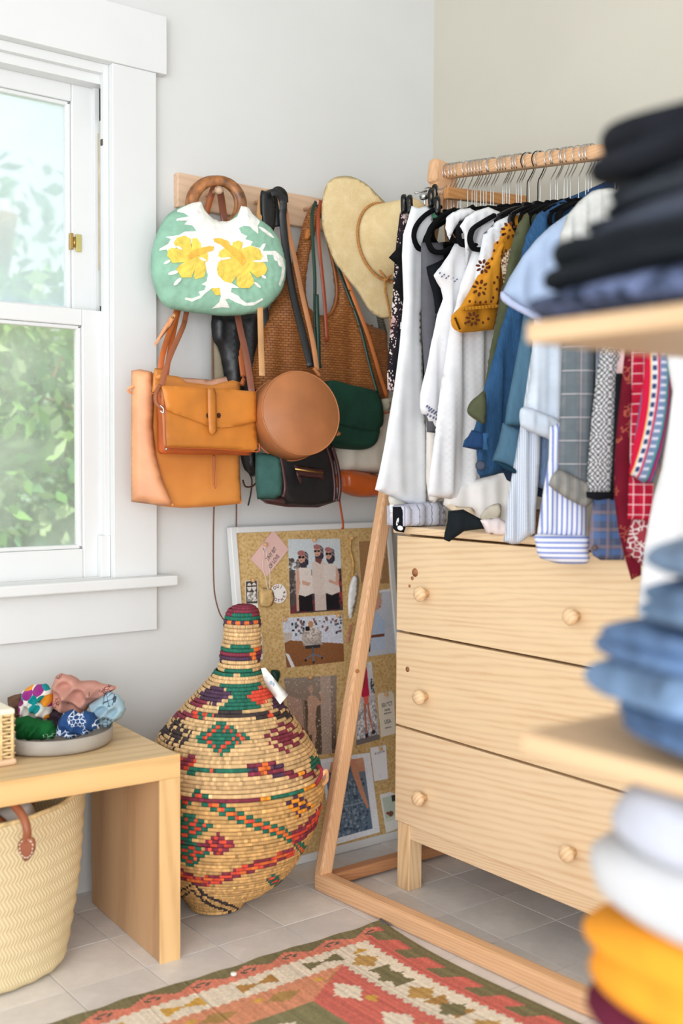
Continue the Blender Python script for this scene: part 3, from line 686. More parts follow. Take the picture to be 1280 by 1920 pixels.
# ================================================================ straw tote under the bench
def straw():
    rimpx = [(-60, 1580), (0, 1570), (60, 1552), (120, 1530), (165, 1508)]
    c0 = SZ(0).t(-8, 1838); rc = np.array([c0[0], c0[1], 0]); Z1 = .345
    # oval foot and wider oval rim
    mb = MB(); fc = []; NA = 120; bands = 11; sub = 6; rows = bands*sub
    a0 = math.radians(8)
    top_c = rc + np.array([-.005, .045, 0])
    prev = None
    for r in range(rows+1):
        t = r/rows; z = .004+(Z1-.004)*t; rx = .152+.088*t**.8; ry = .085+.020*t; ridge = .0035*abs(math.sin(math.pi*r/sub)); c = rc*(1-t)+top_c*t
        if t < .06: k = (t/.06)**.5; rx *= .86+.14*k; ry *= .86+.14*k
        for i in range(NA):
            a = 2*math.pi*i/NA; x = (rx+ridge)*math.cos(a); y = (ry+ridge)*math.sin(a); dz = .030*t*(math.cos(a)**2)*(1 if math.cos(a) > 0 else .6) + .0012*math.sin(a*17+r)
            wb = 1+.012*math.sin(a*5+t*7)
            mb.V.append((c[0]+(x*math.cos(a0)-y*math.sin(a0))*wb, c[1]+(x*math.sin(a0)+y*math.cos(a0))*wb, z+dz))
    for r in range(rows):
        for i in range(NA): j = (i+1) % NA; mb.F.append([r*NA+i, r*NA+j, (r+1)*NA+j, (r+1)*NA+i])
    mb.F.append(list(range(NA))[::-1]); n0 = len(mb.V)
    for r in range(rows+1):   # inner wall
        for i in range(NA):
            v = mb.V[r*NA+i]; t = r/rows; c = rc*(1-t)+top_c*t; mb.V.append((c[0]+(v[0]-c[0])*.965, c[1]+(v[1]-c[1])*.95, max(v[2]-.001, .012)))
    for r in range(rows):
        for i in range(NA): j = (i+1) % NA; mb.F.append([n0+r*NA+i, n0+(r+1)*NA+i, n0+(r+1)*NA+j, n0+r*NA+j])
    for i in range(NA): j = (i+1) % NA; mb.F.append([rows*NA+i, rows*NA+j, n0+rows*NA+j, n0+rows*NA+i])
    mb.F.append([n0+i for i in range(NA)]); uv = []
    for k in range(2):
        for r in range(rows+1):
            for i in range(NA): uv.append((i/NA*1.25, r/sub))
    g = G('plaited palm', .8, .2); u, v = g.uv(); fr = g.ma('FRACT', v); 
    # herringbone strokes leaning one way in the lower half of a plait and the other way in the upper
    zig = g.ma('ABSOLUTE', g.ma('SUBTRACT', fr, .5)); ph = g.ma('MULTIPLY_ADD', u, 120., g.ma('MULTIPLY', zig, 1.9)); sw = g.ma('ABSOLUTE', g.ma('SUBTRACT', g.ma('FRACT', ph), .5))
    no = g.noise(g.map('Object'), 30, 4); h = g.ma('ADD', g.ma('MULTIPLY', sw, 1.6), g.ma('MULTIPLY', no, .25)); g.col(g.ramp(h, [(.05, (206, 178, 130)), (.3, (222, 202, 158)), (.9, (232, 214, 174))])); g.bump(h, .55, .0025)
    b = thing('straw_tote', (rc[0], rc[1], 0), 'woven straw tote with brown leather handles on the floor under the bench', 'bag')
    o = obj('body', mb.V, mb.F, g.m, b, uv=np.array(uv))
    tube('rim_cord', [mb.V[rows*NA+i] for i in range(0, NA, 4)], .0052, plain('straw cord', (226, 198, 146), .8, .12, 60, (300, .4, .002)), b, 8, True, sm=3)
    return b, mb, rows, NA, rc, top_c
b, smb, rows_, NA_, src, stc = straw()
LB = leather('saddle brown', (146, 84, 56), .4); SDk = SD(2.16)
def k_(x, y, d): return SD(d).t(x, y)
tube('handle', [k_(49, 1578, 2.17), k_(51, 1560, 2.165), k_(47, 1540, 2.17), k_(37, 1522, 2.185), k_(22, 1506, 2.20), k_(2, 1498, 2.22), (k_(-30, 1500, 2.24)), k_(-60, 1530, 2.25), k_(-68, 1570, 2.25)], .0085, LB, b, 10)
tube('handle', [k_(-20, 1530, 2.36), k_(5, 1526, 2.36), k_(30, 1530, 2.37), k_(48, 1522, 2.39), k_(58, 1508, 2.4), k_(55, 1500, 2.42), k_(42, 1512, 2.44)], .0075, leather('saddle brown b', (176, 112, 78)), b, 10)
ta = cushion('handle_tab', [(38, 1575), (50, 1568), (64, 1572), (67, 1588), (60, 1605), (47, 1615), (38, 1602), (33, 1588)], SD(2.165), .006, LB, b, 4, True)
TH = plain('white thread', (236, 224, 204), .8, 0)
multi('stitching', [ell(50+15*math.cos(a)*(.9 if math.sin(a) < 0 else .8), 1590+17*math.sin(a), 2.2, .9, 6, a+1.57) for a in [i*2*math.pi/14 for i in range(14)]], SD(2.165), .0033, TH, ta, 4)
# things inside the straw tote
sh = thing('slipper', tuple(stc+np.array([-.03, .0, .10])), 'pale slipper with brown straps stuffed in the straw tote', 'slipper')
cushion('upper', [(-30, 1540), (10, 1512), (50, 1502), (66, 1520), (72, 1552), (66, 1580), (10, 1600), (-30, 1600)], SD(2.345), .05, cloth('pale canvas', (226, 218, 208)), sh, 9)
cushion('strap', [(-10, 1530), (4, 1532), (24, 1552), (28, 1572), (10, 1580), (-10, 1570)], SD(2.315), .01, leather('tan strap', (166, 98, 58)), sh, 7)
# ================================================================ dish with bandanas
DC = SZ(BH).t(100, 1393); 
ds = lathe([(0, .001), (.118, .001), (.126, .004), (.130, .012), (.131, .034), (.129, .036), (.126, .034), (.124, .012), (.0, .010)], (DC[0], DC[1], BH), 64)
tag(obj('dish', *ds, plain('greige ceramic', (168, 160, 150), .55, .04, 14, (90, .08, .001))), 'round greige ceramic dish full of bandanas on the bench', 'dish')
def scarf(name, poly, d, th, m, label, amp=.006, lam=.03, ph=0., extra=None, step=3, fr=.6):
    def fo(u, v): return 1.5*amp*(1-2*np.abs(np.sin(np.pi*(u*.8+v*.6*math.cos(ph))/lam+ph+1.5*np.sin(v*35+ph))) + .7*(1-2*np.abs(np.sin(np.pi*(u*math.sin(ph*2)-v*.8)/(lam*.8)+ph*3+u*25))))
    o = cushion(name, poly, SD(d), th, m, None, step, False, th*.6, fo, fr); return tag(o, label, 'bandana', 'bandanas heaped in the dish')
def bandana(name, c, ink, sc=150, th=.55, mask=3.):
    g = G(name, .9, .1); n = g.vor(g.map('UV'), sc, 'DISTANCE_TO_EDGE'); big = g.noise(g.map('UV'), 26, 1)
    f = g.ma('MULTIPLY', g.ma('LESS_THAN', n, .07), g.step(big, th)); v = g.noise(g.map('UV'), 20); cc = g.ramp(v, [(.3, tuple(k*.88 for k in c)), (.7, c)])
    g.col(g.mix(f, cc, ink)); g.bump(g.noise(g.map('UV'), 1200), .2, .0004); return g.m
dd = 2.49
scarf('bandana', [(14, 1308), (30, 1302), (42, 1300), (50, 1330), (30, 1350), (16, 1335)], dd+.07, .04, bandana('brown print', (120, 90, 72), (60, 40, 36)), 'small brown printed bandana at the back left of the heap')
g = G('floral silk', .8, .2); cc = g.vor(g.map('UV'), 42, 'F1', 'Color'); sx = g.n.new('ShaderNodeSeparateColor'); g.link(cc, sx.inputs[0]); dv = g.vor(g.map('UV'), 42)
pc = g.ramp(sx.outputs[0], [(.0, (24, 150, 152)), (.25, (232, 150, 44)), (.45, (150, 50, 130)), (.62, (238, 232, 222)), (.8, (20, 130, 120))]); g.n[-1]
pc.node.color_ramp.interpolation = 'CONSTANT'; g.col(g.mix(g.ma('LESS_THAN', dv, .55), (238, 232, 222), pc))
scarf('bandana', [(36, 1322), (42, 1296), (60, 1284), (85, 1282), (98, 1296), (100, 1320), (96, 1345), (80, 1350), (50, 1348), (34, 1340)], dd+.01, .08, g.m, 'white silk scarf with turquoise, orange and purple flowers on the heap', .007, .03, 1)
scarf('bandana', [(98, 1290), (102, 1270), (114, 1262), (132, 1265), (150, 1276), (178, 1277), (221, 1288), (196, 1306), (170, 1320), (156, 1342), (135, 1334), (118, 1338), (98, 1328)], dd+.02, .07, bandana('dusty pink print', (206, 150, 134), (110, 66, 62), 130, .62), 'dusty pink bandana rising to a point on top of the heap', .009, .04, 2)
scarf('bandana', [(165, 1322), (190, 1306), (205, 1296), (220, 1302), (232, 1316), (236, 1330), (228, 1346), (210, 1356), (200, 1366), (186, 1360), (172, 1345)], dd+.0, .07, bandana('pale blue print', (170, 198, 212), (70, 80, 92), 120, .56), 'pale blue bandana spilling over the right of the dish', .007, .025, 3)
scarf('bandana', [(92, 1330), (120, 1328), (140, 1340), (130, 1370), (100, 1372), (88, 1350)], dd+.02, .06, bandana('plum', (66, 52, 62), (50, 40, 50)), 'dark plum bandana tucked in the middle of the heap')
scarf('bandana', [(30, 1346), (50, 1342), (80, 1350), (98, 1352), (108, 1370), (100, 1386), (60, 1388), (34, 1386), (26, 1366)], dd-.085, .06, bandana('green print', (28, 96, 48), (150, 200, 160), 110, .64), 'dark green bandana at the front left of the dish', .006, .022, 4)
scarf('bandana', [(104, 1380), (108, 1354), (120, 1336), (136, 1330), (150, 1338), (160, 1332), (176, 1336), (186, 1352), (186, 1366), (160, 1378), (130, 1386)], dd-.08, .06, bandana('navy print', (44, 76, 124), (222, 228, 238), 130, .5), 'navy and white paisley bandana at the front right of the dish', .006, .024, 5)
# ================================================================ wicker box
wc = thing('wicker_box', tuple(SZ(BH).t(-40, 1420)), 'small pale wicker box on the bench at the picture edge', 'box')
WK = plain('pale wicker', (232, 202, 150), .6, .1, 60, (200, .3, .001)); pr = SZ(BH).t(33, 1434); bxr = pr[0]; byf = pr[1]; WH = .118; WL = .34; WD = .13
box('base', bxr-WL, bxr, byf, byf+WD, BH, BH+.014, plain('base wood', (226, 190, 156), .6, .05), wc, .006)
box('lid', bxr-WL-.0, bxr-.003, byf+.002, byf+WD, BH+WH-.012, BH+WH, plain('lid straw', (244, 234, 212), .7, .03), wc, .004)
box('lining', bxr-WL+.01, bxr-.014, byf+.012, byf+WD-.012, BH+.014, BH+WH-.012, plain('lining', (190, 160, 116), .8, .1), wc, .002)
for i in range(14):
    x = bxr-.008-i*.024; tube('stake', [(x, byf+.007, BH+.012), (x, byf+.007, BH+WH-.010)], .0038, WK, wc, 6, sm=0)
for i in range(5):
    y = byf+.010+i*.027; tube('stake', [(bxr-.007, y, BH+.012), (bxr-.007, y, BH+WH-.010)], .0038, WK, wc, 6, sm=0)
for k in range(13):
    z = BH+.018+k*.0072; s_ = 1 if k % 2 else -1
    P = [(bxr-.004-i*.012, byf+.007+s_*(.0035 if i % 2 else -.0035)*(1 if (i//1) % 2 else 1), z) for i in range(27)][::-1] + [(bxr-.007+s_*(.0035 if i % 2 else -.0035), byf+.012+i*.013, z) for i in range(9)]
    tube('strand', P, .0026, WK, wc, 5, sm=0)
# ================================================================ peg rail
pr_ = thing('peg_rail', (-.6, -.01, 1.73), 'pale wooden peg rail screwed to the wall above the bags', 'peg rail')
box('board', -.892, -.335, -.022, 0, 1.733, 1.820, BEECHX2, pr_, .003)
PEGM = plain('turned peg', (226, 190, 158), .45, .04)
def peg(bx, by, tx, ty, yt):
    a = SY(-.02).t(bx, by); b = SY(yt).t(tx, ty); L = np.linalg.norm(b-a)
    obj('peg', *lathe([(0, -.003), (.0055, -.002), (.0055, L-.022), (.008, L-.016), (.0112, L-.008), (.0112, L-.002), (.007, L+.004), (0, L+.005)], a, 16, unitv(b-a)), PEGM, pr_); return a, b
peg(386, 366, 412, 355, -.100); peg(478, 380, 508, 374, -.100); peg(570, 393, 600, 383, -.100)
# ================================================================ bags
def zz(ox, oy, k, pts): return [(ox+x/k, oy+y/k) for x, y in pts]
def front(poly, s, th, fr=.5, edge=None, smooth=True, p=2., fold=None):
    pl = crom(poly, 5, True) if smooth else np.array(poly, float); pl = resample(pl, 6); e = edge or th*.7
    def f(x, y):
        W = s.t(x, y); k = np.linalg.norm(W-CAM)/FP; D = edist(np.array([[x, y]]), pl)[0]*k; q = min(D/e, 1); h = (1-(1-q)**p)**(1/p)*th*fr
        if fold is not None: h += fold(np.array([(W-s.p) @ s.u]), np.array([(W-s.p) @ s.v]))[0]*min(max(D/.02, .35), 1)
        return h
    return f
# --- quilted handbag
qs = SA(408, 480, -.125, 18); qp = [(345, 386), (330, 392), (312, 405), (298, 428), (288, 455), (283, 482), (283, 510), (288, 535), (298, 560), (313, 576), (340, 583), (375, 588), (412, 592), (452, 591), (490, 583), (514, 564), (530, 540), (536, 510), (533, 482), (524, 452), (508, 428), (488, 412), (474, 402), (464, 390), (453, 388), (446, 398), (433, 411), (418, 417), (403, 414), (391, 403), (382, 390), (376, 379), (360, 381)]
def quilt(u, v): return .0014*np.sin(2*np.pi*(u*.9+.02*np.sin(v*60))/.030)*np.sin(2*np.pi*(v+.02*np.sin(u*50))/.034) + .0005*np.sin(u*200+np.sin(v*200)*2)
g = plain('seafoam cotton', (142, 184, 160), .9, .06, 26, (500, .5, .001)); q = thing('quilted_handbag', tuple(qs.t(412, 590)), 'green quilted round handbag with yellow flowers and wooden ring handles', 'bag')
qb = cushion('body', qp, qs, .062, g, q, 3.5, True, .05, quilt, .6)
qf = front(qp, qs, .062, .6, .05, fold=quilt); WHT = plain('white applique', (240, 238, 230), .9, .03, 30, (600, .5, .001)); YEL = plain('yellow applique', (232, 205, 92), .9, .06, 40, (600, .5, .001)); ORY = plain('amber applique', (244, 186, 78), .9, .05, 40, (600, .5, .001))
white = [(400, 345), (510, 290), (575, 278), (600, 352), (650, 395), (720, 425), (790, 425), (845, 395), (868, 350), (880, 312), (940, 322), (952, 372), (1012, 432), (985, 475), (988, 535), (960, 515), (925, 480), (880, 475), (845, 492), (860, 530), (905, 552), (890, 575), (948, 592), (930, 622), (1000, 640), (1020, 610), (1045, 605), (1020, 660), (1060, 662), (1120, 660), (1180, 710), (1198, 780), (1190, 850), (1160, 918), (1145, 905), (1165, 840), (1170, 780), (1145, 770), (1130, 735), (1110, 730), (1095, 690), (1050, 690), (1060, 740), (1000, 750), (940, 745), (900, 700), (860, 640), (800, 640), (790, 900), (850, 935), (790, 935), (785, 965), (840, 995), (850, 1010), (900, 1045), (960, 1040), (1020, 1010), (1025, 1022), (960, 1062), (890, 1065), (820, 1040), (770, 1015), (745, 1020), (782, 1080), (720, 1075), (650, 1085), (700, 1040), (710, 995), (700, 940), (650, 935), (600, 970), (560, 1010), (500, 1035), (445, 1018), (450, 1005), (500, 1012), (560, 990), (545, 965), (590, 950), (600, 920), (565, 910), (605, 885), (615, 840), (600, 800), (590, 700), (540, 640), (480, 600), (430, 610), (320, 670), (310, 650), (260, 655), (262, 640), (320, 610), (340, 575), (305, 555), (400, 545), (440, 520), (530, 515), (500, 475), (440, 465), (460, 440), (385, 435), (385, 420), (475, 405), (440, 375), (395, 365)]
def z1(p): return zz(230, 310, 4, p)
patch('leaf_applique', z1(white), qs, 0, WHT, q, 4, False, .0012, qf)
fl = z1([(360, 600), (385, 565), (440, 550), (485, 575), (490, 650), (500, 570), (530, 568), (560, 610), (560, 640), (600, 660), (615, 690), (612, 740), (590, 740), (600, 800), (585, 855), (520, 872), (508, 850), (515, 800), (490, 860), (420, 860), (380, 800), (400, 770), (440, 745), (350, 752), (325, 710), (313, 700), (318, 655), (345, 640), (385, 645)])
fr_ = z1([(690, 700), (700, 665), (740, 640), (790, 640), (800, 600), (840, 585), (870, 600), (862, 650), (880, 640), (930, 625), (990, 645), (1020, 700), (1000, 735), (1035, 755), (1055, 800), (1035, 835), (980, 862), (920, 810), (950, 870), (955, 900), (920, 938), (850, 935), (825, 910), (825, 850), (790, 900), (740, 890), (695, 850), (680, 800), (690, 745), (730, 725)])
f1 = patch('flower_applique', fl, qs, 0, YEL, q, 4, False, .0030, qf); f2 = patch('flower_applique', fr_, qs, 0, YEL, q, 4, False, .0030, qf)
patch('flower_centre', z1([(460, 700), (500, 660), (560, 640), (620, 628), (655, 632), (650, 660), (600, 672), (560, 690), (510, 710), (480, 725)]), qs, 0, ORY, f1, 4, False, .0046, qf)
patch('flower_centre', z1([(655, 572), (700, 568), (760, 590), (775, 620), (830, 650), (880, 695), (895, 740), (870, 772), (840, 740), (800, 700), (760, 660), (700, 610), (660, 595)]), qs, 0, ORY, f2, 4, False, .0046, qf)
patch('bud_applique', z1([(635, 940), (700, 935), (708, 990), (670, 990)]), qs, 0, YEL, q, 4, False, .0024, qf)
_ls = multi('leaf_sliver', [z1(ell(*a)) for a in [(312, 745, 26, 11, 10, -.5), (355, 825, 38, 14, 10, -.25), (388, 890, 38, 14, 10, -.8), (735, 720, 48, 8, 10, -.1), (980, 915, 32, 10, 10, .7), (1027, 855, 20, 9, 10, .6), (1050, 522, 72, 13, 12, .6), (992, 738, 48, 8, 10, 0), (575, 725, 28, 9, 10, .4), (400, 640, 26, 9, 10, .5), (430, 428, 40, 11, 10, 0)]], qs, 0, WHT, q, 5, .0042, surf=qf)
_ls['kind'] = 'stuff'
RW = plain('mottled ring wood', (138, 88, 48), .3, .35, 40, None, .5)
for dx, yy, m in [(0, 0, RW), (-6, -.022, RW)]:
    c = SA(408, 480, -.125, 18); c.p = c.p - c.n*(.012+(-yy)); P = [c.t(408+dx+46*math.cos(t), 384+46*math.sin(t)) for t in [2*math.pi*i/40 for i in range(40)]]
    V, F = sweep(P, circ(.0125, 12, .006), c.n, True); obj('ring_handle', V, F, m, q)
# --- tan leather tote
TAN = G('veg tan leather', .40, .45); n = TAN.noise(TAN.map('Object'), 7, 3); TAN.col(TAN.ramp(n, [(.3, (205, 124, 52)), (.7, (224, 146, 70))])); TAN.bump(TAN.noise(TAN.map('Object'), 380), .22, .0006); TAN = TAN.m
TAND = leather('tan leather darker', (178, 98, 46)); TANP = leather('tan leather pale side', (226, 158, 112)); TANR = leather('tan strap', (186, 98, 44))
ts = SY(-.150)
t = thing('leather_tote', tuple(SY(-.09).t(340, 945)), 'large tan leather tote hanging open below the quilted handbag', 'bag')
tp = [(272, 697), (300, 700), (340, 706), (352, 716), (400, 722), (440, 712), (453, 716), (456, 760), (452, 850), (454, 900), (456, 938), (452, 945), (400, 949), (345, 952), (318, 950), (285, 940), (276, 900), (271, 830), (270, 750)]
def tf(u, v): return .006*np.sin(u*18+1)+.004*np.sin(v*14)
cushion('front_panel', tp, ts, .018, TAN, t, 8, False, .012, None, .7, flat=True)
sp = [(246, 695), (262, 692), (285, 697), (289, 740), (287, 800), (292, 850), (305, 900), (325, 948), (300, 948), (270, 944), (246, 941), (245, 850)]
cushion('side_panel', sp, SA(265, 800, -.138, 30), .030, TANP, t, 7, False, .02, None, .6)
cushion('back_panel', [(300, 706), (345, 708), (395, 712), (432, 704), (446, 706), (450, 730), (420, 760), (300, 760)], SY(-.065), .006, leather('suede pink inside', (226, 170, 140), .7), t, 8, False)
cushion('base_panel', [(262, 940), (455, 938), (453, 944), (400, 950), (345, 953), (300, 949)], SY(-.100), .06, TANP, t, 8, False, .01, None, .3)
tube('tie_cord', pathpx([(244, 737, -.13), (240, 730, -.135), (246, 726, -.14), (254, 724, -.14)]), .0035, TANP, t, 8)
tube('tie_cord', pathpx([(282, 736, -.155), (288, 738, -.16), (294, 736, -.155)]), .003, TAND, t, 8)
def strap(parent, pts, w, m, th=.003, n=(-.35, -1, 0)): return band('strap', pathpx(pts), w, th, unitv(n), m, parent)
peg1 = (412, 352)
strap(t, [(311, 706, -.13), (318, 660, -.125), (331, 596, -.065), (350, 520, -.045), (378, 430, -.045), (402, 352, -.060), (408, 347, -.085)], .013, TANR)
strap(t, [(299, 704, -.142), (306, 660, -.135), (326, 598, -.075), (345, 540, -.045), (375, 440, -.045), (398, 356, -.062), (406, 348, -.085)], .014, TANR)
s_ = strap(t, [(408, 347, -.085), (414, 360, -.078), (420, 400, -.05), (430, 500, -.05), (440, 590, -.06), (450, 660, -.085), (456, 706, -.10)], .014, TANR)
tl = cushion('strap_tail', [(327, 586), (331, 592), (322, 610), (304, 632), (290, 650), (289, 644), (303, 620), (318, 594)], SY(-.150), .004, TANP, t, 5, False)
cushion('strap_base', [(290, 690), (310, 692), (306, 706), (302, 735), (285, 735), (287, 706)], SY(-.165), .004, TAN, t, 5, False)
obj('strap_stud', *lathe([(0, -.003), (.003, -.002), (.003, .002), (0, .003)], SY(-.152).t(323, 595), 10, (0, 1, 0)), GOLD, t)
cushion('side_tie', [(455, 705), (462, 712), (458, 725), (448, 722)], SY(-.12), .006, TAND, t, 5, False)
# --- crossbody satchel in front of the tote
st_ = thing('leather_satchel', tuple(SY(-.22).t(390, 855)), 'tan leather flap satchel with a tongue closure in front of the big tote', 'bag'); ss = SY(-.232)
SAT = leather('satchel leather', (204, 126, 48)); SATD = leather('satchel gusset', (184, 88, 36))
bp = [(303, 728), (470, 736), (478, 760), (484, 832), (483, 842), (476, 846), (400, 841), (312, 839), (308, 832), (305, 780)]
cushion('front_panel', bp, ss, .006, SAT, st_, 8, False, .004, None, .5, flat=True)
cushion('gusset', [(303, 732), (474, 736), (474, 848), (470, 854), (312, 851), (306, 846)], SY(-.205), .035, SATD, st_, 8, False, .006, None, .5, flat=True)
fp = [(303, 724), (310, 723), (395, 727), (480, 734), (481, 790), (455, 797), (420, 802), (396, 800), (360, 786), (330, 776), (312, 768), (307, 740)]
cushion('flap', fp, SY(-.242), .005, SAT, st_, 7, False, .003, lambda u, v: -.0025*np.cos(u*20), .5, flat=True)
cushion('tongue', [(390, 727), (403, 728), (406, 740), (407, 790), (408, 808), (400, 817), (393, 810), (391, 780)], SY(-.250), .005, SAT, st_, 5, False, .002, None, .5, flat=True)
DK = plain('dark slot', (60, 28, 14), .8, 0)
for x in (390, 410): patch('slot', ell(x, 779, 3.2, 5, 10), SY(-.2445), .0, DK, st_, 4, th=.0015)
tube('piping', [ss.t(a, b, .004) for a, b in [(304, 728), (307, 780), (309, 832), (314, 839), (400, 842), (476, 847), (484, 841), (484, 832)]], .0016, SATD, st_, 6)
tube('hanging_thong', pathpx([(400, 853, -.172), (400, 880, -.172), (401, 905, -.172), (404, 915, -.174), (403, 885, -.174), (402, 853, -.172)]), .0018, TAND, st_, 6)
strap(st_, [(304, 745, -.22), (305, 715, -.215), (318, 670, -.19), (342, 615, -.12), (349, 588, -.065), (372, 480, -.045), (392, 375, -.055), (402, 350, -.08)], .013, leather('strap mid brown', (160, 92, 60)))
strap(st_, [(410, 348, -.10), (418, 400, -.05), (432, 500, -.06), (446, 596, -.085), (462, 670, -.16), (472, 735, -.215)], .017, leather('strap rosy brown', (150, 92, 72), .3))
tube('strap_loop', pathpx([(300, 722, -.23), (292, 740, -.235), (293, 755, -.235), (300, 763, -.238), (305, 765, -.24)]), .005, leather('loop brown', (150, 84, 50)), st_, 8)
tube('buckle', pathpx([(300, 760, -.242), (306, 766, -.246), (306, 774, -.246), (300, 770, -.242)]), .0016, CHROME, st_, 6)
obj('rivet', *lathe([(0, -.003), (.003, -.002), (.003, .002), (0, .003)], SY(-.237).t(312, 842), 10, (0, 1, 0)), CHROME, st_)
band('keeper', pathpx([(294, 710, -.20), (300, 706, -.205), (306, 709, -.20)]), .010, .003, np.array([0, -1, 0.]), TAN, st_)
# --- round bag
rb = thing('round_bag', tuple(SY(-.22).t(555, 860)), 'round drum-shaped caramel leather bag with piped rims', 'bag')
RL = plain('caramel leather', (174, 110, 66), .45, .08, 10, (420, .25, .0006), .45); ax = unitv((-.17, -1, .17)); fc_ = SY(-.290).t(565, 774); RR = .107
V, F = lathe([(0, -.088), (RR*.97, -.088), (RR, -.085), (RR+.001, -.03), (RR, -.004), (RR*.97, 0), (0, .0015)], fc_, 72, ax); obj('body', V, F, RL, rb)
def ringp(c, r, n=48): 
    s1 = unitv(np.cross(ax, (0, 0, 1))); s2 = np.cross(s1, ax); return [c+s1*r*math.cos(2*math.pi*i/n)+s2*r*math.sin(2*math.pi*i/n) for i in range(n)]
tube('piping', ringp(fc_-ax*.002, RR-.001), .0023, RL, rb, 8, True, sm=2); tube('piping', ringp(fc_-ax*.085, RR), .0023, RL, rb, 8, True, sm=2)
strap(rb, [(594, 694, -.25), (586, 640, -.215), (568, 560, -.175), (551, 480, -.145), (540, 430, -.12), (534, 392, -.115), (518, 362, -.11)], .013, leather('strap caramel', (176, 118, 76)))
strap(rb, [(491, 705, -.235), (489, 640, -.20), (487, 560, -.17), (485, 470, -.13), (486, 400, -.105), (492, 368, -.1), (505, 360, -.1)], .015, leather('strap sand', (200, 150, 100)))
tube('strap_anchor', pathpx([(588, 690, -.26), (594, 698, -.262), (598, 704, -.262)]), .005, RL, rb, 8)
cushion('zip_pull', [(634, 808), (640, 812), (638, 816), (630, 818)], SY(-.26), .005, RL, rb, 4, False); cushion('zip_end', [(533, 828), (545, 836), (540, 838), (531, 832)], fcs := SY(-.292), .003, RL, rb, 4, False)
# --- black bag and straps hung on the second peg
bb = thing('black_leather_bag', tuple(SY(-.07).t(470, 885)), 'slouchy black leather bag squeezed behind the satchel and the brown strap', 'bag')
BL = plain('black leather', (24, 25, 27), .4, .15, 14, (300, .3, .001), .5)
cushion('body', [(400, 590), (440, 590), (488, 592), (486, 640), (484, 700), (480, 800), (480, 888), (462, 884), (452, 860), (430, 760), (420, 700), (412, 660), (398, 632)], SY(-.062), .045, BL, bb, 7, True, .03, folds(.004, .05, 1))
cushion('khaki_lining', [(397, 590), (402, 590), (404, 635), (418, 665), (424, 715), (396, 720), (396, 640)], SY(-.045), .02, cloth('khaki canvas', (150, 140, 118)), bb, 7, False)
tube('edge_cord', pathpx([(398, 590, -.055), (398, 640, -.055), (399, 700, -.055), (400, 760, -.055)]), .0022, leather('dark tan cord', (116, 74, 48)), bb, 6)
strap(bb, [(505, 700, -.09), (500, 640, -.09), (492, 560, -.09), (491, 460, -.09), (497, 385, -.10), (506, 366, -.10)], .026, BL, .004)
band('strap', pathpx([(508, 362, -.125), (520, 362, -.13), (530, 375, -.13), (531, 390, -.13), (530, 410, -.125), (536, 470, -.13), (548, 545, -.15), (566, 620, -.19), (583, 688, -.23)]), .020, .004, unitv((-.35, -1, 0)), BL, bb)
band('strap', pathpx([(519, 425, -.10), (515, 395, -.10), (512, 370, -.105), (520, 358, -.115), (530, 364, -.115), (532, 380, -.11)]), .024, .003, unitv((-.5, -1, 0)), BL, bb)
cushion('strap_fold', [(488, 362), (498, 358), (514, 360), (516, 420), (505, 440), (490, 415)], SY(-.108), .012, BL, bb, 5, True)
tube('thong', pathpx([(455, 900, -.07), (460, 912, -.075), (472, 912, -.07), (480, 905, -.07)]), .0024, leather('thong dark', (70, 48, 38)), bb, 6)
tube('thong', pathpx([(466, 885, -.06), (472, 900, -.06), (470, 925, -.06), (465, 948, -.06)]), .0022, BL, bb, 6)
tube('long_thong', pathpx([(401, 950, -.03), (400, 1000, -.03), (400, 1060, -.03), (402, 1110, -.035), (410, 1145, -.05), (420, 1162, -.07), (432, 1166, -.08), (442, 1150, -.07), (448, 1110, -.05), (446, 1060, -.04), (443, 1000, -.03), (443, 948, -.03), (440, 900, -.035), (425, 870, -.04), (408, 900, -.035), (401, 950, -.03)]), .0020, leather('cord brown', (110, 62, 40)), t, 7)
# --- green boxy bag
gb = thing('boxy_bag', tuple(SY(-.14).t(560, 948)), 'boxy black bag with green suede wings and a brass front zip', 'bag')
GS = plain('teal suede', (62, 98, 92), .95, .16, 16, (200, .4, .001), .1); OX = leather('oxblood trim', (66, 36, 36), .35)
cushion('side_wing', [(479, 848), (500, 850), (526, 856), (530, 900), (528, 928), (515, 936), (482, 936), (478, 900)], SA(505, 890, -.215, 24), .03, GS, gb, 7, False, .02)
cushion('body', [(522, 840), (580, 836), (628, 832), (634, 880), (637, 935), (625, 944), (590, 950), (540, 946), (530, 930), (526, 880)], SY(-.225), .05, plain('black pebble leather', (26, 26, 28), .38, .2, 30, (300, .3, .001)), gb, 7, False, .012, None, .5, flat=True)
cushion('base_panel', [(498, 936), (528, 926), (626, 936), (636, 940), (600, 952), (545, 951), (510, 945)], SY(-.215), .04, OX, gb, 7, False, .01, None, .5, flat=True)
tube('edge_trim', [SY(-.226).t(a, b) for a, b in [(523, 845), (530, 880), (534, 915), (530, 932)]], .006, OX, gb, 8); tube('edge_trim', [SY(-.226).t(a, b) for a, b in [(612, 838), (622, 870), (627, 910), (626, 940)]], .004, OX, gb, 8)
tube('edge_trim', [SY(-.226).t(a, b) for a, b in [(622, 838), (632, 870), (637, 910), (634, 940)]], .005, OX, gb, 8)
cushion('zip_tape', [(549, 871), (608, 880), (608, 899), (560, 893)], SY(-.2265), .002, OX, gb, 5, False); band('zip', pathpx([(553, 879, -.236), (606, 887, -.236)]), .005, .002, np.array([0, -1, 0.]), GOLD, gb, sm=0)
cushion('zip_pull', [(555, 882), (559, 884), (565, 900), (564, 908), (559, 900), (556, 892)], SY(-.238), .003, OX, gb, 4, False)
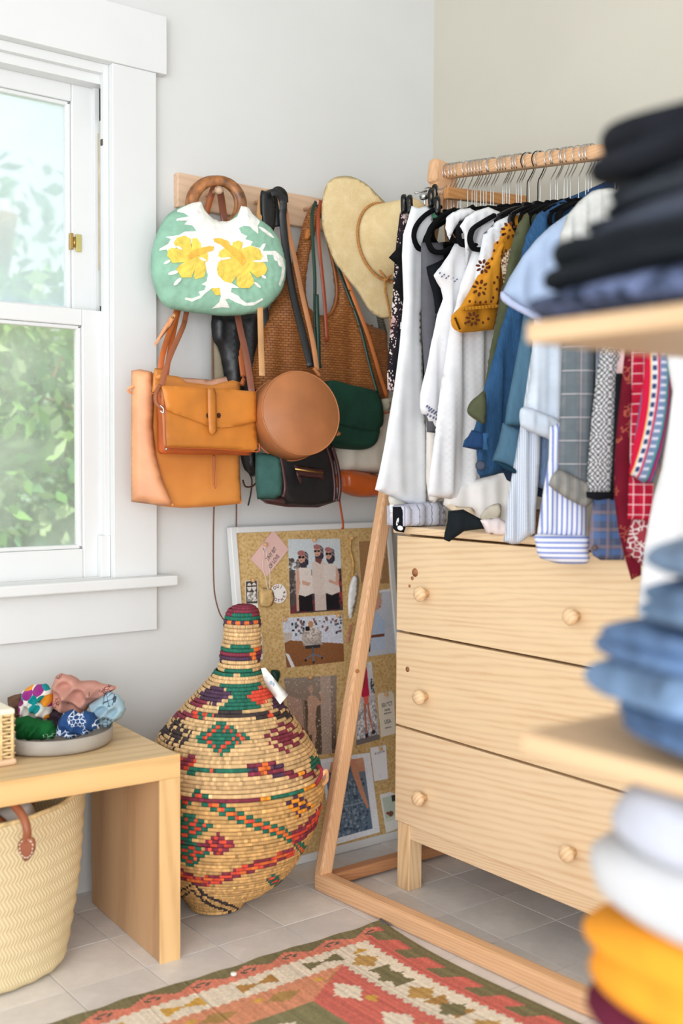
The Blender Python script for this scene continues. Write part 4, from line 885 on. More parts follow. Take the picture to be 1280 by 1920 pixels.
# --- woven brown hobo
WV = G('woven leather', .5, .4); u, v = WV.uv()
br = WV.n.new('ShaderNodeTexBrick'); WV.link(WV.map('UV'), br.inputs['Vector']); br.inputs['Scale'].default_value = 1; br.inputs['Brick Width'].default_value = .0135; br.inputs['Row Height'].default_value = .0068; br.inputs['Mortar Size'].default_value = .0009; br.inputs['Mortar Smooth'].default_value = .8
br.inputs['Color1'].default_value = L4((170, 108, 56)); br.inputs['Color2'].default_value = L4((150, 90, 44)); br.inputs['Mortar'].default_value = L4((126, 76, 38)); WV.col(br.outputs['Color']); WV.bump(WV.ma('SUBTRACT', 1., br.outputs['Fac']), .8, .003); WV = WV.m
wb = thing('woven_hobo_bag', tuple(SY(-.10).t(620, 745)), 'big brown woven leather hobo bag hanging from the third peg', 'bag')
wp = [(598, 376), (582, 388), (568, 420), (556, 470), (544, 500), (524, 540), (500, 590), (484, 640), (472, 700), (500, 760), (600, 770), (700, 760), (723, 745), (726, 690), (722, 630), (716, 618), (690, 608), (672, 590), (655, 545), (640, 500), (622, 450), (612, 400)]
cushion('body', wp, SY(-.085), .06, WV, wb, 7, True, .04, folds(.004, .12), .6, holes=[crom([(598, 408), (588, 440), (576, 490), (570, 540), (574, 570), (590, 588), (612, 590), (622, 575), (628, 550), (624, 510), (612, 450), (604, 415)], 4, True)])
tube('rim_binding', [SY(-.100).t(a, b) for a, b in [(597, 400), (586, 440), (574, 490), (569, 540), (573, 572), (590, 591), (612, 593), (625, 578), (631, 550), (627, 510), (614, 450), (604, 405)]], .0045, leather('binding', (150, 88, 44)), wb, 8, True)
cushion('strap_tab', [(572, 432), (580, 428), (584, 440), (578, 450), (570, 448)], SY(-.120), .01, leather('tab', (176, 104, 42)), wb, 4)
# --- green saddle bag
sg = thing('saddle_bag', tuple(SY(-.15).t(670, 842)), 'dark green suede saddle bag with a curved flap beside the round bag', 'bag')
GR = plain('bottle green suede', (24, 62, 48), .75, .1, 20, (300, .3, .001), .3)
sb = [(622, 716), (660, 722), (708, 734), (719, 760), (721, 800), (714, 830), (690, 843), (650, 840), (620, 830), (612, 780)]
cushion('body', sb, SY(-.165), .07, GR, sg, 7, True, .02, None, .5, flat=True)
cushion('flap', [(620, 715), (660, 722), (706, 734), (718, 758), (720, 790), (714, 802), (697, 808), (660, 801), (625, 790), (612, 760)], SY(-.172), .006, GR, sg, 7, True, .004, None, .5, flat=True)
GB = leather('green strap', (22, 56, 44), .35)
strap(sg, [(708, 738, -.16), (692, 680, -.15), (674, 610, -.14), (650, 545, -.125), (625, 480, -.12), (604, 410, -.11), (594, 384, -.10)], .008, GB)
strap(sg, [(600, 690, -.17), (592, 640, -.16), (590, 580, -.15), (590, 520, -.14), (586, 450, -.125), (585, 400, -.115), (592, 378, -.10)], .009, GB)
strap(sg, [(598, 690, -.172), (597, 640, -.168), (595, 590, -.165), (594, 552, -.16)], .010, GB)
multi('strap_stud', [ell(589, 551, 1.6, 1.6, 8), ell(590, 582, 1.6, 1.6, 8), ell(591, 612, 1.6, 1.6, 8)], SY(-.1665), 0, CHROME, sg, 4)
# --- canvas bucket bag with tan base
cb = thing('canvas_bucket_bag', tuple(SY(-.12).t(675, 932)), 'off-white canvas bucket bag with glossy tan base under the green saddle bag', 'bag')
cushion('body', [(620, 745), (732, 745), (735, 770), (722, 890), (634, 884), (628, 800)], SY(-.10), .06, cloth('natural canvas', (214, 206, 192)), cb, 8, False, .03, folds(.002, .09))
cushion('rim', [(716, 748), (734, 746), (733, 768), (718, 770)], SY(-.135), .006, cloth('natural canvas rim', (200, 192, 172)), cb, 6, False); band('rim_trim', pathpx([(716, 775, -.137), (733, 772, -.137)]), .006, .002, np.array([0, -1, 0.]), leather('rim tan', (176, 96, 56)), cb, sm=0)
cushion('base', [(634, 884), (660, 880), (706, 890), (720, 893), (716, 920), (706, 931), (670, 932), (640, 922), (634, 910)], SY(-.110), .075, leather('glossy tan', (196, 92, 36), .22), cb, 7, True, .03)
band('strap', pathpx([(640, 990, -.12), (643, 989, -.122), (641, 970, -.122), (637, 945, -.12), (634, 925, -.12)]), .006, .003, np.array([0, -1, 0.]), leather('strap end rust', (170, 76, 34)), cb)
strap(cb, [(645, 925, -.125), (640, 700, -.11), (616, 700, -.13), (613, 640, -.13), (608, 560, -.13), (600, 480, -.125), (596, 420, -.12), (601, 376, -.105)][3:], .010, leather('strap rust', (150, 66, 34), .35))
strap(cb, [(725, 745, -.12), (708, 690, -.13), (690, 630, -.135), (668, 572, -.13), (648, 520, -.125), (620, 440, -.115), (604, 376, -.105)], .011, leather('strap orange', (200, 116, 60)))
multi('strap_stud', [ell(655, 545, 1.8, 1.8, 8), ell(663, 578, 2.4, 2.4, 8), ell(672, 612, 2, 2, 8), ell(696, 670, 2.2, 2.2, 8)], SY(-.142), 0, GOLD, cb, 4)
tag(band('bag_strap', pathpx([(693, 610, -.05), (700, 650, -.05), (716, 740, -.055), (722, 800, -.055)]), .022, .003, np.array([0, -1, 0.]), BL), 'black webbing strap hanging at the wall behind the woven bag', 'strap')
dm = G('dotted webbing', .8, .2); u, v = dm.uv(); f = dm.ma('MULTIPLY', dm.stripe(u, .004, .4), dm.stripe(v, .005, .5)); dm.col(dm.mix(f, (30, 28, 28), (226, 220, 206)))
tag(cushion('dotted_strap', [(699, 560), (710, 560), (726, 625), (728, 745), (722, 745), (712, 630)], SY(-.035), .004, dm.m, None, 6, False), 'black strap with white stitched dots beside the straw hat', 'strap')
# ================================================================ straw hat
ht = thing('straw_hat', tuple(SY(-.14).t(700, 590)), 'wide-brimmed straw hat with braided leather band hanging on the last peg', 'hat')
SM = G('fine straw', .8, .2); n1 = SM.vor(SM.map('Object'), 330); SM.col(SM.ramp(SM.noise(SM.map('Object'), 24, 4, .7), [(.3, (218, 192, 140)), (.7, (234, 212, 166))])); SM.bump(n1, .5, .002); SM = SM.m
hs = SA(690, 460, -.160, 14)
def brimf(u, v): return .022*np.cos(u*9+v*6)-.02
hp = [(603, 395), (606, 362), (618, 338), (640, 330), (662, 332), (688, 345), (712, 368), (738, 395), (760, 440), (770, 500), (760, 560), (742, 590), (722, 597), (706, 592), (690, 578), (672, 548), (650, 520), (628, 490), (614, 455), (605, 425)]
cushion('brim', hp, hs, .0045, SM, ht, 7, True, .003, brimf)
base_c = np.array([716, 457]); top_c = np.array([746, 437]); V = []; F = []; nr = 9; na = 40
for r in range(nr+1):
    t = r/nr; h = min(1, t/.8); cx = base_c+(top_c-base_c)*h; rx = (48-12*h)*(1 if t <= .8 else (1-((t-.8)/.2)**2)**.5*1.); ry = (74-22*h)*(1 if t <= .8 else (1-((t-.8)/.2)**2)**.5)
    dep = .012+.095*h+(.014*((t-.8)/.2) if t > .8 else 0)
    for i in range(na):
        a = 2*math.pi*i/na; rr = -.30; x = rx*math.cos(a); y = ry*math.sin(a); V.append(hs.t(cx[0]+x*math.cos(rr)-y*math.sin(rr), cx[1]+x*math.sin(rr)+y*math.cos(rr), dep))
for r in range(nr):
    for i in range(na): F.append([r*na+i, r*na+(i+1) % na, (r+1)*na+(i+1) % na, (r+1)*na+i])
F.append([nr*na+i for i in range(na)]); F.append([i for i in range(na)][::-1]); cr = obj('crown', V, F, SM, ht)
BR = G('braided leather', .5, .3); BR.col((206, 146, 82)); BR.bump(BR.wave(BR.map('Object', (1, 1, 1)), 90, 0, 'DIAGONAL'), .9, .003); BR = BR.m
hb = [hs.t(*(base_c+(top_c-base_c)*.03+np.array([(49*math.cos(a))*math.cos(-.3)-(75*math.sin(a))*math.sin(-.3), (49*math.cos(a))*math.sin(-.3)+(75*math.sin(a))*math.cos(-.3)])), .017) for a in [2*math.pi*i/30 for i in range(30)]]
tube('hat_band', hb, .0038, BR, ht, 8, True, sm=2)
tube('chin_cord', [hs.t(a, b, o) for a, b, o in [(702, 510, .03), (712, 524, .03), (716, 545, .02), (722, 575, .02), (727, 600, .015), (730, 640, .01), (731, 700, .0)]], .0032, BR, ht, 8); tube('chin_cord', [hs.t(a, b, o) for a, b, o in [(726, 517, .03), (718, 524, .03), (714, 530, .03)]], .0035, BR, ht, 8)
# ================================================================ cork board leaning on the wall
by0, by1, bzt = -.160, -.030, .905
bnm = np.array([0, -(bzt), -(by1-by0)*-1*-1]); bn_ = unitv(np.array([0, -bzt, by1-by0])*1.0)
BS = Surf((0, by0, 0), bn_)
def bsurf(off): return Surf(BS.p+BS.n*off, BS.n)
XL = BS.t(431, 1000)[0]; XR = -.185; HB = math.hypot(bzt, by1-by0)
def bb_(name, u0, u1, v0, v1, o0, o1, m, parent, bev=.001):
    V, F = _bx(u0, u1, v0, v1, o0, o1, bev); return obj(name, [np.array([v[0], by0, 0.])+BS.v*v[1]+BS.n*v[2] for v in V], F, m, parent, smooth=False)
cbd = thing('cork_board', ((XL+XR)/2, by0, 0), 'white-framed cork pin board covered in pictures leaning on the wall', 'pin board')
CK = G('cork', .9, .1); v0 = CK.map('Object'); n = CK.vor(v0, 130); n2 = CK.noise(v0, 60, 5, .7, 1.5); CK.col(CK.ramp(CK.ma('ADD', CK.ma('MULTIPLY', n, .5), CK.ma('MULTIPLY', n2, .6)), [(.25, (168, 128, 80)), (.5, (202, 168, 112)), (.75, (218, 188, 136))])); CK.bump(n2, .5, .002)
bb_('cork', XL+.012, XR-.012, .012, HB-.012, -.012, .0, CK.m, cbd)
for a in [(XL, XL+.018, 0, HB), (XR-.018, XR, 0, HB), (XL+.018, XR-.018, 0, .022), (XL+.018, XR-.018, HB-.016, HB)]: bb_('frame', a[0], a[1], a[2], a[3], -.016, .006, TRIM, cbd, .002)
bb_('top_edge', XL, XR, HB-.001, HB+.001, -.016, .004, plain('dusty grey edge', (186, 190, 196), .8, .03), cbd, .0002)
# --- print painter
class Cv:
    def __init__(s, w, h, bg): s.w, s.h = w, h; s.a = np.tile(np.array(bg, float), (h, w, 1)); s.X, s.Y = np.meshgrid((np.arange(w)+.5)/w, (np.arange(h)+.5)/h)
    def put(s, m, c): s.a[m] = c; return s
    def rect(s, x0, y0, x1, y1, c): return s.put((s.X >= x0) & (s.X <= x1) & (s.Y >= y0) & (s.Y <= y1), c)
    def el(s, cx, cy, rx, ry, c): return s.put(((s.X-cx)/rx)**2+((s.Y-cy)/ry)**2 <= 1, c)
    def poly(s, p, c): return s.put(inside(np.c_[s.X.ravel(), s.Y.ravel()], p).reshape(s.h, s.w), c)
    def spk(s, n, c, r=.008, x0=0, x1=1, y0=0, y1=1):
        for _ in range(n):
            x, y = RNG.uniform(x0, x1), RNG.uniform(y0, y1); q = r*RNG.uniform(.4, 1.5); s.el(x, y, q, q*s.w/s.h, c)
        return s
    def noise(s, a): s.a = s.a*(1+RNG.normal(0, a, (s.h, s.w, 1))); return s
    def grad(s, x0, y0, x1, y1, ca, cb): m = (s.X >= x0) & (s.X <= x1) & (s.Y >= y0) & (s.Y <= y1); t = ((s.Y-y0)/(y1-y0))[m][:, None]; s.a[m] = np.array(ca)*(1-t)+np.array(cb)*t; return s
PH = painted('photo print', .35, None, .4)
def sheet(name, quad, off, cv, label, cat, th=.0008, curl=0.):
    """a flat printed sheet pinned on the board, its corners at four pixels"""
    s = bsurf(off); q = [s.t(*p) for p in quad]; a, b, c, d = q; w, h = cv.w, cv.h
    V = []; 
    for j in range(h+1):
        for i in range(w+1):
            u, v = i/w, j/h; p = (a*(1-u)+b*u)*(1-v)+(d*(1-u)+c*u)*v; V.append(p+BS.n*(curl*(u-.5)**2+curl*v*v*.5))
    n = len(V); F = []; k = w+1
    for j in range(h):
        for i in range(w): F.append([j*k+i, (j+1)*k+i, (j+1)*k+i+1, j*k+i+1])
    rim = [i for i in range(w+1)]+[j*k+w for j in range(1, h+1)]+[h*k+i for i in range(w-1, -1, -1)]+[j*k for j in range(h-1, 0, -1)]; V2 = [v-BS.n*th for v in V]
    base = len(V); V += V2; cols = np.clip(cv.a, 0, 255).reshape(-1, 3)
    E = [[rim[i], rim[(i+1) % len(rim)], rim[(i+1) % len(rim)]+base, rim[i]+base][::-1] for i in range(len(rim))]; F += E; F.append([r+base for r in rim]); cols = np.vstack([cols, np.full((len(E)+1, 3), 225.)])
    o = obj(name, V, F, PH, None, smooth=False, fcol=cols); return tag(o, label, cat)
PINW = plain('wooden pin', (206, 160, 112), .5, .08); _pin = []
def pin(px, py, off=.004, label=None, m=None):
    p = bsurf(off).t(px, py)
    if not _pin:
        o = obj('push_pin', *lathe([(0, -.003), (.0045, -.003), (.0048, -.001), (.0028, .002), (.003, .006), (.0055, .010), (.005, .013), (0, .014)], (0, 0, 0), 14, unitv((-.35, -1, .15))), PINW, None, loc=(0, 0, 0)); _pin.append(o)
    else: o = _pin[0].copy(); COL.objects.link(o)
    o.location = p; tag(o, label, 'pin', 'wooden push pins on the cork board'); return o
B_ = (30, 28, 32); W_ = (228, 224, 220); SK = (206, 160, 140)
# three women
c = Cv(84, 110, (206, 214, 218)); c.rect(0, .42, 1, 1, (70, 60, 66)); c.spk(160, (84, 76, 74), .03, 0, .32, .28, .9); c.spk(80, (140, 130, 126), .015, 0, .3, .3, .8); c.rect(.85, .55, 1, .9, (150, 70, 74)); c.spk(60, (60, 46, 52), .02, .8, 1, .5, .9); c.spk(40, (120, 56, 60), .03, 0, 1, .85, 1)
def woman(x, yh, sc, top, low):
    c.poly([(x-.10*sc, .86), (x-.09*sc, .6), (x+.13*sc, .6), (x+.16*sc, .98), (x-.10*sc, .98)], low); c.poly([(x-.13*sc, yh+.17), (x, yh+.13), (x+.15*sc, yh+.18), (x+.17*sc, .74), (x+.02*sc, .78), (x-.13*sc, .74)], top)
    for k in range(5): c.el(x+.02*sc, yh-.01+k*.022, .085*sc, .06*sc, [(58, 50, 60), (150, 140, 150)][k % 2] if k < 4 else (48, 42, 54))
    c.el(x-.015*sc, yh+.015, .062*sc, .072*sc, SK); c.el(x-.02*sc, yh-.05, .07*sc, .034*sc, (166, 110, 108)); c.el(x-.05*sc, yh+.008, .028*sc, .018*sc, (24, 20, 24)); c.el(x+.012*sc, yh+.008, .028*sc, .018*sc, (24, 20, 24))
    c.rect(x-.04*sc, yh+.048, x-.005*sc, yh+.058, (150, 60, 60)); c.poly([(x-.01, yh+.08), (x+.07*sc, yh+.05), (x+.07*sc, yh+.15), (x-.03*sc, yh+.15)], (60, 56, 70))
woman(.56, .16, 1.0, (214, 198, 188), (206, 188, 180)); woman(.26, .24, 1.05, (222, 210, 202), (28, 26, 32)); woman(.78, .20, 1.0, (220, 208, 200), (30, 28, 34))
c.poly([(.13, .42), (.18, .40), (.20, .6), (.16, .80), (.17, .97), (.12, .97), (.12, .7)], SK); c.poly([(.90, .38), (.96, .5), (.93, .66), (.74, .60), (.76, .56), (.88, .6)], SK); c.poly([(.24, .56), (.40, .60), (.36, .64), (.24, .62)], SK); c.poly([(.5, .26), (.64, .28), (.60, .35), (.50, .31)], (120, 70, 64)); c.noise(.03)
sheet('photo_print', [(540, 1011), (637, 1010), (643, 1144), (544, 1151)], .0015, c, 'photo print of three women in headscarves and sunglasses on the pin board', 'photo')
# studio chair
c = Cv(94, 74, (206, 210, 222)); c.rect(0, .30, .13, .6, (196, 184, 176)); c.poly([(0, .50), (.10, .46), (1, .62), (1, 1), (0, 1)], (140, 92, 58)); c.noise(.06)
for i in range(70):
    x, y = RNG.uniform(.12, .98), RNG.uniform(.02, .38); q = RNG.integers(0, 4); c.rect(x, y, x+.035, y+.05, [(40, 44, 54), (130, 90, 90), (90, 110, 120), (230, 230, 232)][q])
c.el(.46, .44, .17, .22, (190, 180, 172)); c.el(.46, .33, .11, .12, (214, 206, 200)); c.spk(70, (160, 148, 140), .015, .32, .62, .25, .6); c.el(.46, .16, .045, .07, (190, 140, 100)); c.el(.40, .25, .04, .05, B_); c.rect(.34, .60, .60, .66, (50, 50, 56)); c.rect(.45, .64, .48, .80, (90, 92, 100))
c.poly([(.46, .76), (.32, .86), (.34, .88), (.47, .80)], (110, 112, 122)); c.poly([(.46, .76), (.62, .84), (.60, .87), (.47, .80)], (110, 112, 122)); c.rect(.45, .78, .475, .94, (110, 112, 122)); c.el(.46, .95, .018, .025, B_); c.el(.33, .89, .018, .025, B_); c.el(.61, .88, .018, .025, B_)
c.poly([(0, .7), (.06, .74), (.14, 1), (.08, 1)], (228, 228, 232))
sheet('photo_print', [(529, 1159), (641, 1152), (645, 1240), (537, 1252)], .0015, c, 'photo print of a person on a swivel chair facing a wall of pictures', 'photo')
# dusty figure
c = Cv(84, 120, (150, 128, 112)); c.grad(0, 0, 1, .5, (150, 136, 124), (140, 118, 104)); c.grad(0, .5, 1, 1, (140, 118, 104), (84, 70, 62)); c.poly([(.35, .3), (.7, .3), (.7, 1), (.35, 1)], (96, 80, 68)); c.poly([(.68, 0), (.88, 0), (.90, 1), (.66, 1)], (176, 156, 142))
c.poly([(.0, .2), (.3, .3), (.3, .85), (0, .7)], (178, 146, 130)); FG = (190, 152, 130); c.el(.49, .16, .04, .055, FG); c.poly([(.40, .30), (.44, .24), (.56, .24), (.62, .32), (.57, .45), (.55, .58), (.56, .72), (.50, .90), (.44, .90), (.46, .74), (.39, .74), (.37, .66), (.40, .48)], FG); c.poly([(.58, .28), (.70, .33), (.64, .20), (.68, .19), (.74, .35), (.60, .38)], FG); c.noise(.05); c.spk(260, (216, 196, 184), .008)
sheet('photo_print', [(532, 1272), (631, 1266), (630, 1412), (550, 1419)], .0015, c, 'brown hazy photo print of a figure standing in falling dust', 'photo')
# red sweater
c = Cv(50, 104, (214, 214, 218)); c.grad(0, 0, 1, .4, (222, 226, 232), (200, 202, 208)); c.rect(0, .42, 1, .9, (196, 194, 198)); c.spk(150, (140, 140, 150), .03, 0, 1, .5, .98); c.spk(90, (236, 234, 236), .03, 0, 1, .5, .98); c.rect(0, .93, 1, 1, (120, 112, 112)); c.spk(30, (60, 70, 84), .03, .78, 1, .22, .4)
c.poly([(.34, .08), (.62, .06), (.66, .25), (.68, .42), (.26, .42), (.20, .36), (.26, .2)], (196, 40, 76)); c.poly([(.36, .10), (.5, .10), (.46, .26), (.24, .34), (.20, .30), (.28, .2)], (120, 60, 56)); c.poly([(.34, .42), (.64, .42), (.6, .50), (.5, .53), (.38, .50)], (226, 110, 96)); LG = (186, 120, 98)
c.poly([(.34, .50), (.48, .52), (.46, .70), (.50, .88), (.44, .90), (.36, .70)], LG); c.poly([(.52, .52), (.63, .50), (.66, .66), (.78, .86), (.72, .88), (.58, .68)], LG); c.el(.46, .91, .07, .03, (50, 44, 50)); c.el(.76, .89, .08, .03, (50, 44, 50)); c.noise(.03)
sheet('photo_print', [(672, 1246), (696, 1240), (712, 1386), (667, 1398)], .0015, c, 'photo print of a woman in a red sweater on rocky sand', 'photo')
# white shirt
c = Cv(50, 90, (198, 204, 216)); c.rect(0, 0, 1, .04, (236, 238, 244)); c.grad(.05, .03, .95, .6, (206, 212, 224), (190, 198, 212)); c.el(.42, .17, .20, .13, SK); c.poly([(.2, .10), (.4, .02), (.64, .06), (.6, .12), (.36, .10), (.26, .2)], (196, 170, 140)); c.rect(.34, .16, .42, .18, (90, 60, 54)); c.rect(.5, .25, .58, .265, (180, 90, 90))
c.poly([(.0, .28), (.3, .26), (.56, .40), (.7, .5), (.68, .70), (0, .74)], (176, 196, 224)); c.rect(.15, .68, .66, .72, (120, 70, 54)); c.rect(.12, .72, .66, .92, (186, 202, 226)); c.poly([(.0, .55), (.2, .76), (.16, .80), (0, .62)], (30, 34, 44)); c.rect(.12, .8, .2, .93, (30, 36, 50)); c.noise(.03)
sheet('photo_print', [(688, 1110), (731, 1104), (743, 1224), (681, 1232)], .0015, c, 'pale photo print of a model in a blue shirt and belt', 'photo')
# denim skirt, white bordered
c = Cv(84, 120, (234, 236, 242)); c.rect(.06, .05, .86, .93, (110, 126, 142)); c.grad(.06, .05, .86, .22, (214, 160, 130), (196, 140, 112)); c.poly([(.06, .20), (.50, .14), (.60, .13), (.70, .40), (.80, .72), (.86, .80), (.86, .93), (.06, .93)], (98, 118, 138)); c.spk(160, (140, 156, 172), .02, .1, .75, .25, .92); c.spk(120, (66, 82, 100), .02, .1, .8, .3, .92)
for x in (.2, .45, .62): c.rect(x, .25, x+.012, .9, (66, 84, 104))
c.rect(.06, .17, .56, .20, (70, 88, 108)); c.rect(.06, .58, .8, .60, (140, 156, 172)); c.poly([(.56, .05), (.68, .05), (.76, .40), (.84, .66), (.80, .68), (.70, .5), (.60, .25)], (206, 146, 116)); c.poly([(.46, .05), (.56, .05), (.55, .14), (.48, .12)], (40, 44, 54)); c.noise(.03)
sheet('photo_print', [(600, 1424), (693, 1411), (712, 1560), (624, 1585)], .0015, c, 'white-bordered photo print of a high-waisted denim skirt', 'photo')
# small strip of faces
c = Cv(30, 50, (236, 234, 230)); c.rect(.05, .02, .95, .70, (70, 68, 66)); c.el(.32, .2, .18, .13, (220, 214, 206)); c.el(.72, .2, .18, .13, (220, 214, 206)); c.rect(.15, .17, .9, .2, (40, 38, 38)); c.rect(.1, .36, .9, .64, (150, 146, 142)); c.spk(24, (230, 226, 220), .05, .1, .9, .36, .64); c.rect(.05, .84, .95, .99, (120, 116, 112))
sheet('photo_strip', [(460, 1089), (482, 1087), (484, 1150), (461, 1150)], .0015, c, 'tiny black and white photo strip of two faces', 'photo')
# polaroid
c = Cv(40, 60, (232, 232, 228)); c.rect(.1, .10, .98, .74, (190, 204, 190)); c.rect(.68, .10, .98, .26, (50, 54, 62)); c.el(.5, .56, .18, .07, (120, 80, 60)); c.el(.3, .52, .1, .04, (150, 60, 54)); c.rect(.1, .64, .98, .74, (214, 220, 206)); c.noise(.02)
sheet('instant_photo', [(712, 1490), (742, 1482), (750, 1552), (724, 1562)], .0015, c, 'white-framed instant photo half hidden by the chest of drawers', 'photo')
# kraft card with dried flower
c = Cv(40, 70, (166, 126, 84)); c.el(.72, .30, .13, .12, (206, 192, 170)); c.spk(40, (222, 210, 190), .03, .55, .88, .18, .42); c.rect(.73, .42, .76, .9, (198, 184, 160)); c.spk(14, (214, 200, 180), .03, .48, .66, .4, .56); c.noise(.04)
sheet('kraft_card', [(672, 1015), (728, 1013), (729, 1094), (676, 1092)], .0013, c, 'brown kraft card with a pressed white flower behind the rack leg', 'card')
# pink note
NK = plain('pink paper', (228, 188, 178), .8, .02); INK = plain('grey ink', (96, 88, 92), .8, 0); RED = plain('maroon ink', (128, 40, 40), .8, 0)
s = bsurf(.003); o = tag(paper('pink_note', [(512, 994), (541, 1030), (500, 1081), (469, 1048)], s, .0008, NK, None, 8, False), 'pink diamond-hung note reading a tiny bit of love', 'note')
for i, (wd, px, py) in enumerate([('A', 495, 1031), ('TINY BIT', 508, 1039), ('OF LOVE', 513, 1053)]): text('lettering', wd, s, px, py, .0155, 45, INK, o, .0014, .0003, .75)
# sticker
s = bsurf(.004); st = s.t(522, 1113); o = tag(obj('round_sticker', *lathe([(0, -.0004), (.0265, -.0004), (.0265, .0004), (0, .0004)], st, 40, BS.n), plain('sticker white', (240, 236, 232), .6, 0), smooth=False), 'round white sticker with maroon letters reading oui mother', 'sticker')
for i, ch_ in enumerate('OUI'):
    a = math.radians(125-i*32); p = st+BS.u*.0195*math.cos(a)*-1*-1+BS.v*.0195*math.sin(a)
    q = p-CAM; d = q @ _f; text('letter', ch_, s, 640+FP*(q @ _rt)/d, 960-FP*(q @ _u)/d, .0125, math.degrees(a)-90, RED, o, .0008, .0003)
for i, ch_ in enumerate('MOTHER'):
    a = math.radians(198+i*34); p = st+BS.u*.0195*math.cos(a)+BS.v*.0195*math.sin(a); q = p-CAM; d = q @ _f
    text('letter', ch_, s, 640+FP*(q @ _rt)/d, 960-FP*(q @ _u)/d, .0115, math.degrees(a)+90, RED, o, .0008, .0003)
tag(cushion('organza_pouch', [(486, 1104), (494, 1102), (512, 1108), (511, 1134), (492, 1138), (487, 1130)], bsurf(.008), .006, plain('gauzy gold', (206, 172, 116), .6, .1, 60), None, 5), 'small gauzy gold pouch hanging from a thread over the sticker', 'pouch')
tag(tube('white_thread', [bsurf(.009).t(a, b) for a, b in [(497, 1020), (492, 1060), (498, 1085), (503, 1108), (506, 1080), (500, 1045), (497, 1020)]], .0008, plain('thread white', (232, 226, 214), .8, 0), None, 5), 'loop of pale thread holding the gauzy pouch', 'thread')
# hanging tassel & feather
tag(tube('cord_tassel', [bsurf(.008).t(a, b) for a, b in [(657, 1010), (656, 1030), (661, 1050), (662, 1070), (660, 1078), (666, 1078)]], .0035, plain('ochre cord', (196, 156, 92), .8, .15, 60), None, 6), 'ochre knotted cord hanging beside the three women photo', 'cord')
tag(cushion('feather', [(668, 1075), (672, 1090), (668, 1125), (660, 1155), (654, 1158), (652, 1130), (655, 1100), (662, 1080)], bsurf(.006), .003, plain('white feather', (232, 232, 230), .8, .03, 40), None, 5), 'white feather tied below the ochre cord', 'feather')
tag(cushion('green_clay_hand', [(508, 1258), (514, 1256), (524, 1258), (525, 1268), (520, 1282), (516, 1282), (510, 1270)], bsurf(.006), .012, plain('green glaze', (26, 62, 50), .25, .1), None, 4), 'small dark green glazed charm above the brown dusty photo', 'charm')
c = Cv(12, 40, (226, 224, 218)); c.rect(.2, .1, .8, .3, (80, 80, 90)); c.rect(.3, .45, .9, .8, (100, 100, 104))
sheet('paper_slip', [(484, 1188), (491, 1188), (493, 1236), (486, 1236)], .0015, c, 'narrow printed paper slip beside the basket neck', 'paper')
# swing tag 501 CT
CTM = plain('tag card', (232, 224, 208), .8, .02); s = bsurf(.002)
o = tag(paper('swing_tag', [(711, 1300), (733, 1296), (738, 1302), (741, 1375), (715, 1382), (708, 1306)], s, .0008, CTM, None, 8, False), 'cream card swing tag with bold grey block printing', 'tag')
for wd, px, py, sz in [('501°CT', 725, 1321, .0165), ('VOGUE', 725, 1331, .0075), ('LIMITED EDITION', 726, 1337, .0044), ('USA', 726, 1353, .017), ('MADE IN U.S.A', 727, 1364, .0044)]: text('lettering', wd, s, px, py, sz, 3, INK, o, .0014, .0003, .8)
# rodin card
s = bsurf(.0035); o = tag(paper('name_card', [(694, 1402), (723, 1397), (727, 1460), (702, 1465)], s, .0008, plain('card white', (238, 238, 242), .6, 0), None, 8, False), 'narrow white card printed with one spaced word above the skirt photo', 'card')
text('lettering', 'R O D I N', s, 711, 1411, .0085, 4, INK, o, .0014, .0002); 
for py in (1451, 1454, 1457): text('lettering', '----------', s, 712, py, .0035, 4, INK, o, .0014)
tag(paper('card_corner', [(600, 1432), (620, 1430), (617, 1445), (606, 1447)], bsurf(.003), .0008, plain('white card', (226, 228, 236), .7, 0), None, 6, False), 'white card corner showing above the denim skirt photo', 'card')
tag(cushion('folded_fabric_bit', [(656, 1172), (662, 1168), (655, 1205), (648, 1206)], bsurf(.004), .004, plain('terracotta bit', (186, 128, 100), .8, .1), None, 5, False), 'small terracotta fabric scrap behind the rack leg', 'scrap')
for px, py, l in [(496, 1021, 'pink note'), (588, 1013, 'photo of three women'), (658, 1009, 'ochre cord'), (533, 1162, 'left corner of the swivel chair photo'), (633, 1154, 'right corner of the swivel chair photo'), (580, 1270, 'brown dusty photo'), (473, 1088, 'tiny photo strip'), (704, 1108, 'blue shirt photo'), (681, 1245, 'red sweater photo'), (722, 1302, 'cream swing tag'), (711, 1403, 'narrow white card'), (653, 1422, 'denim skirt photo'), (704, 1091, 'brown kraft card'), (736, 1483, 'instant photo')]:
    pin(px, py, .004, 'turned wooden push pin holding the '+l)
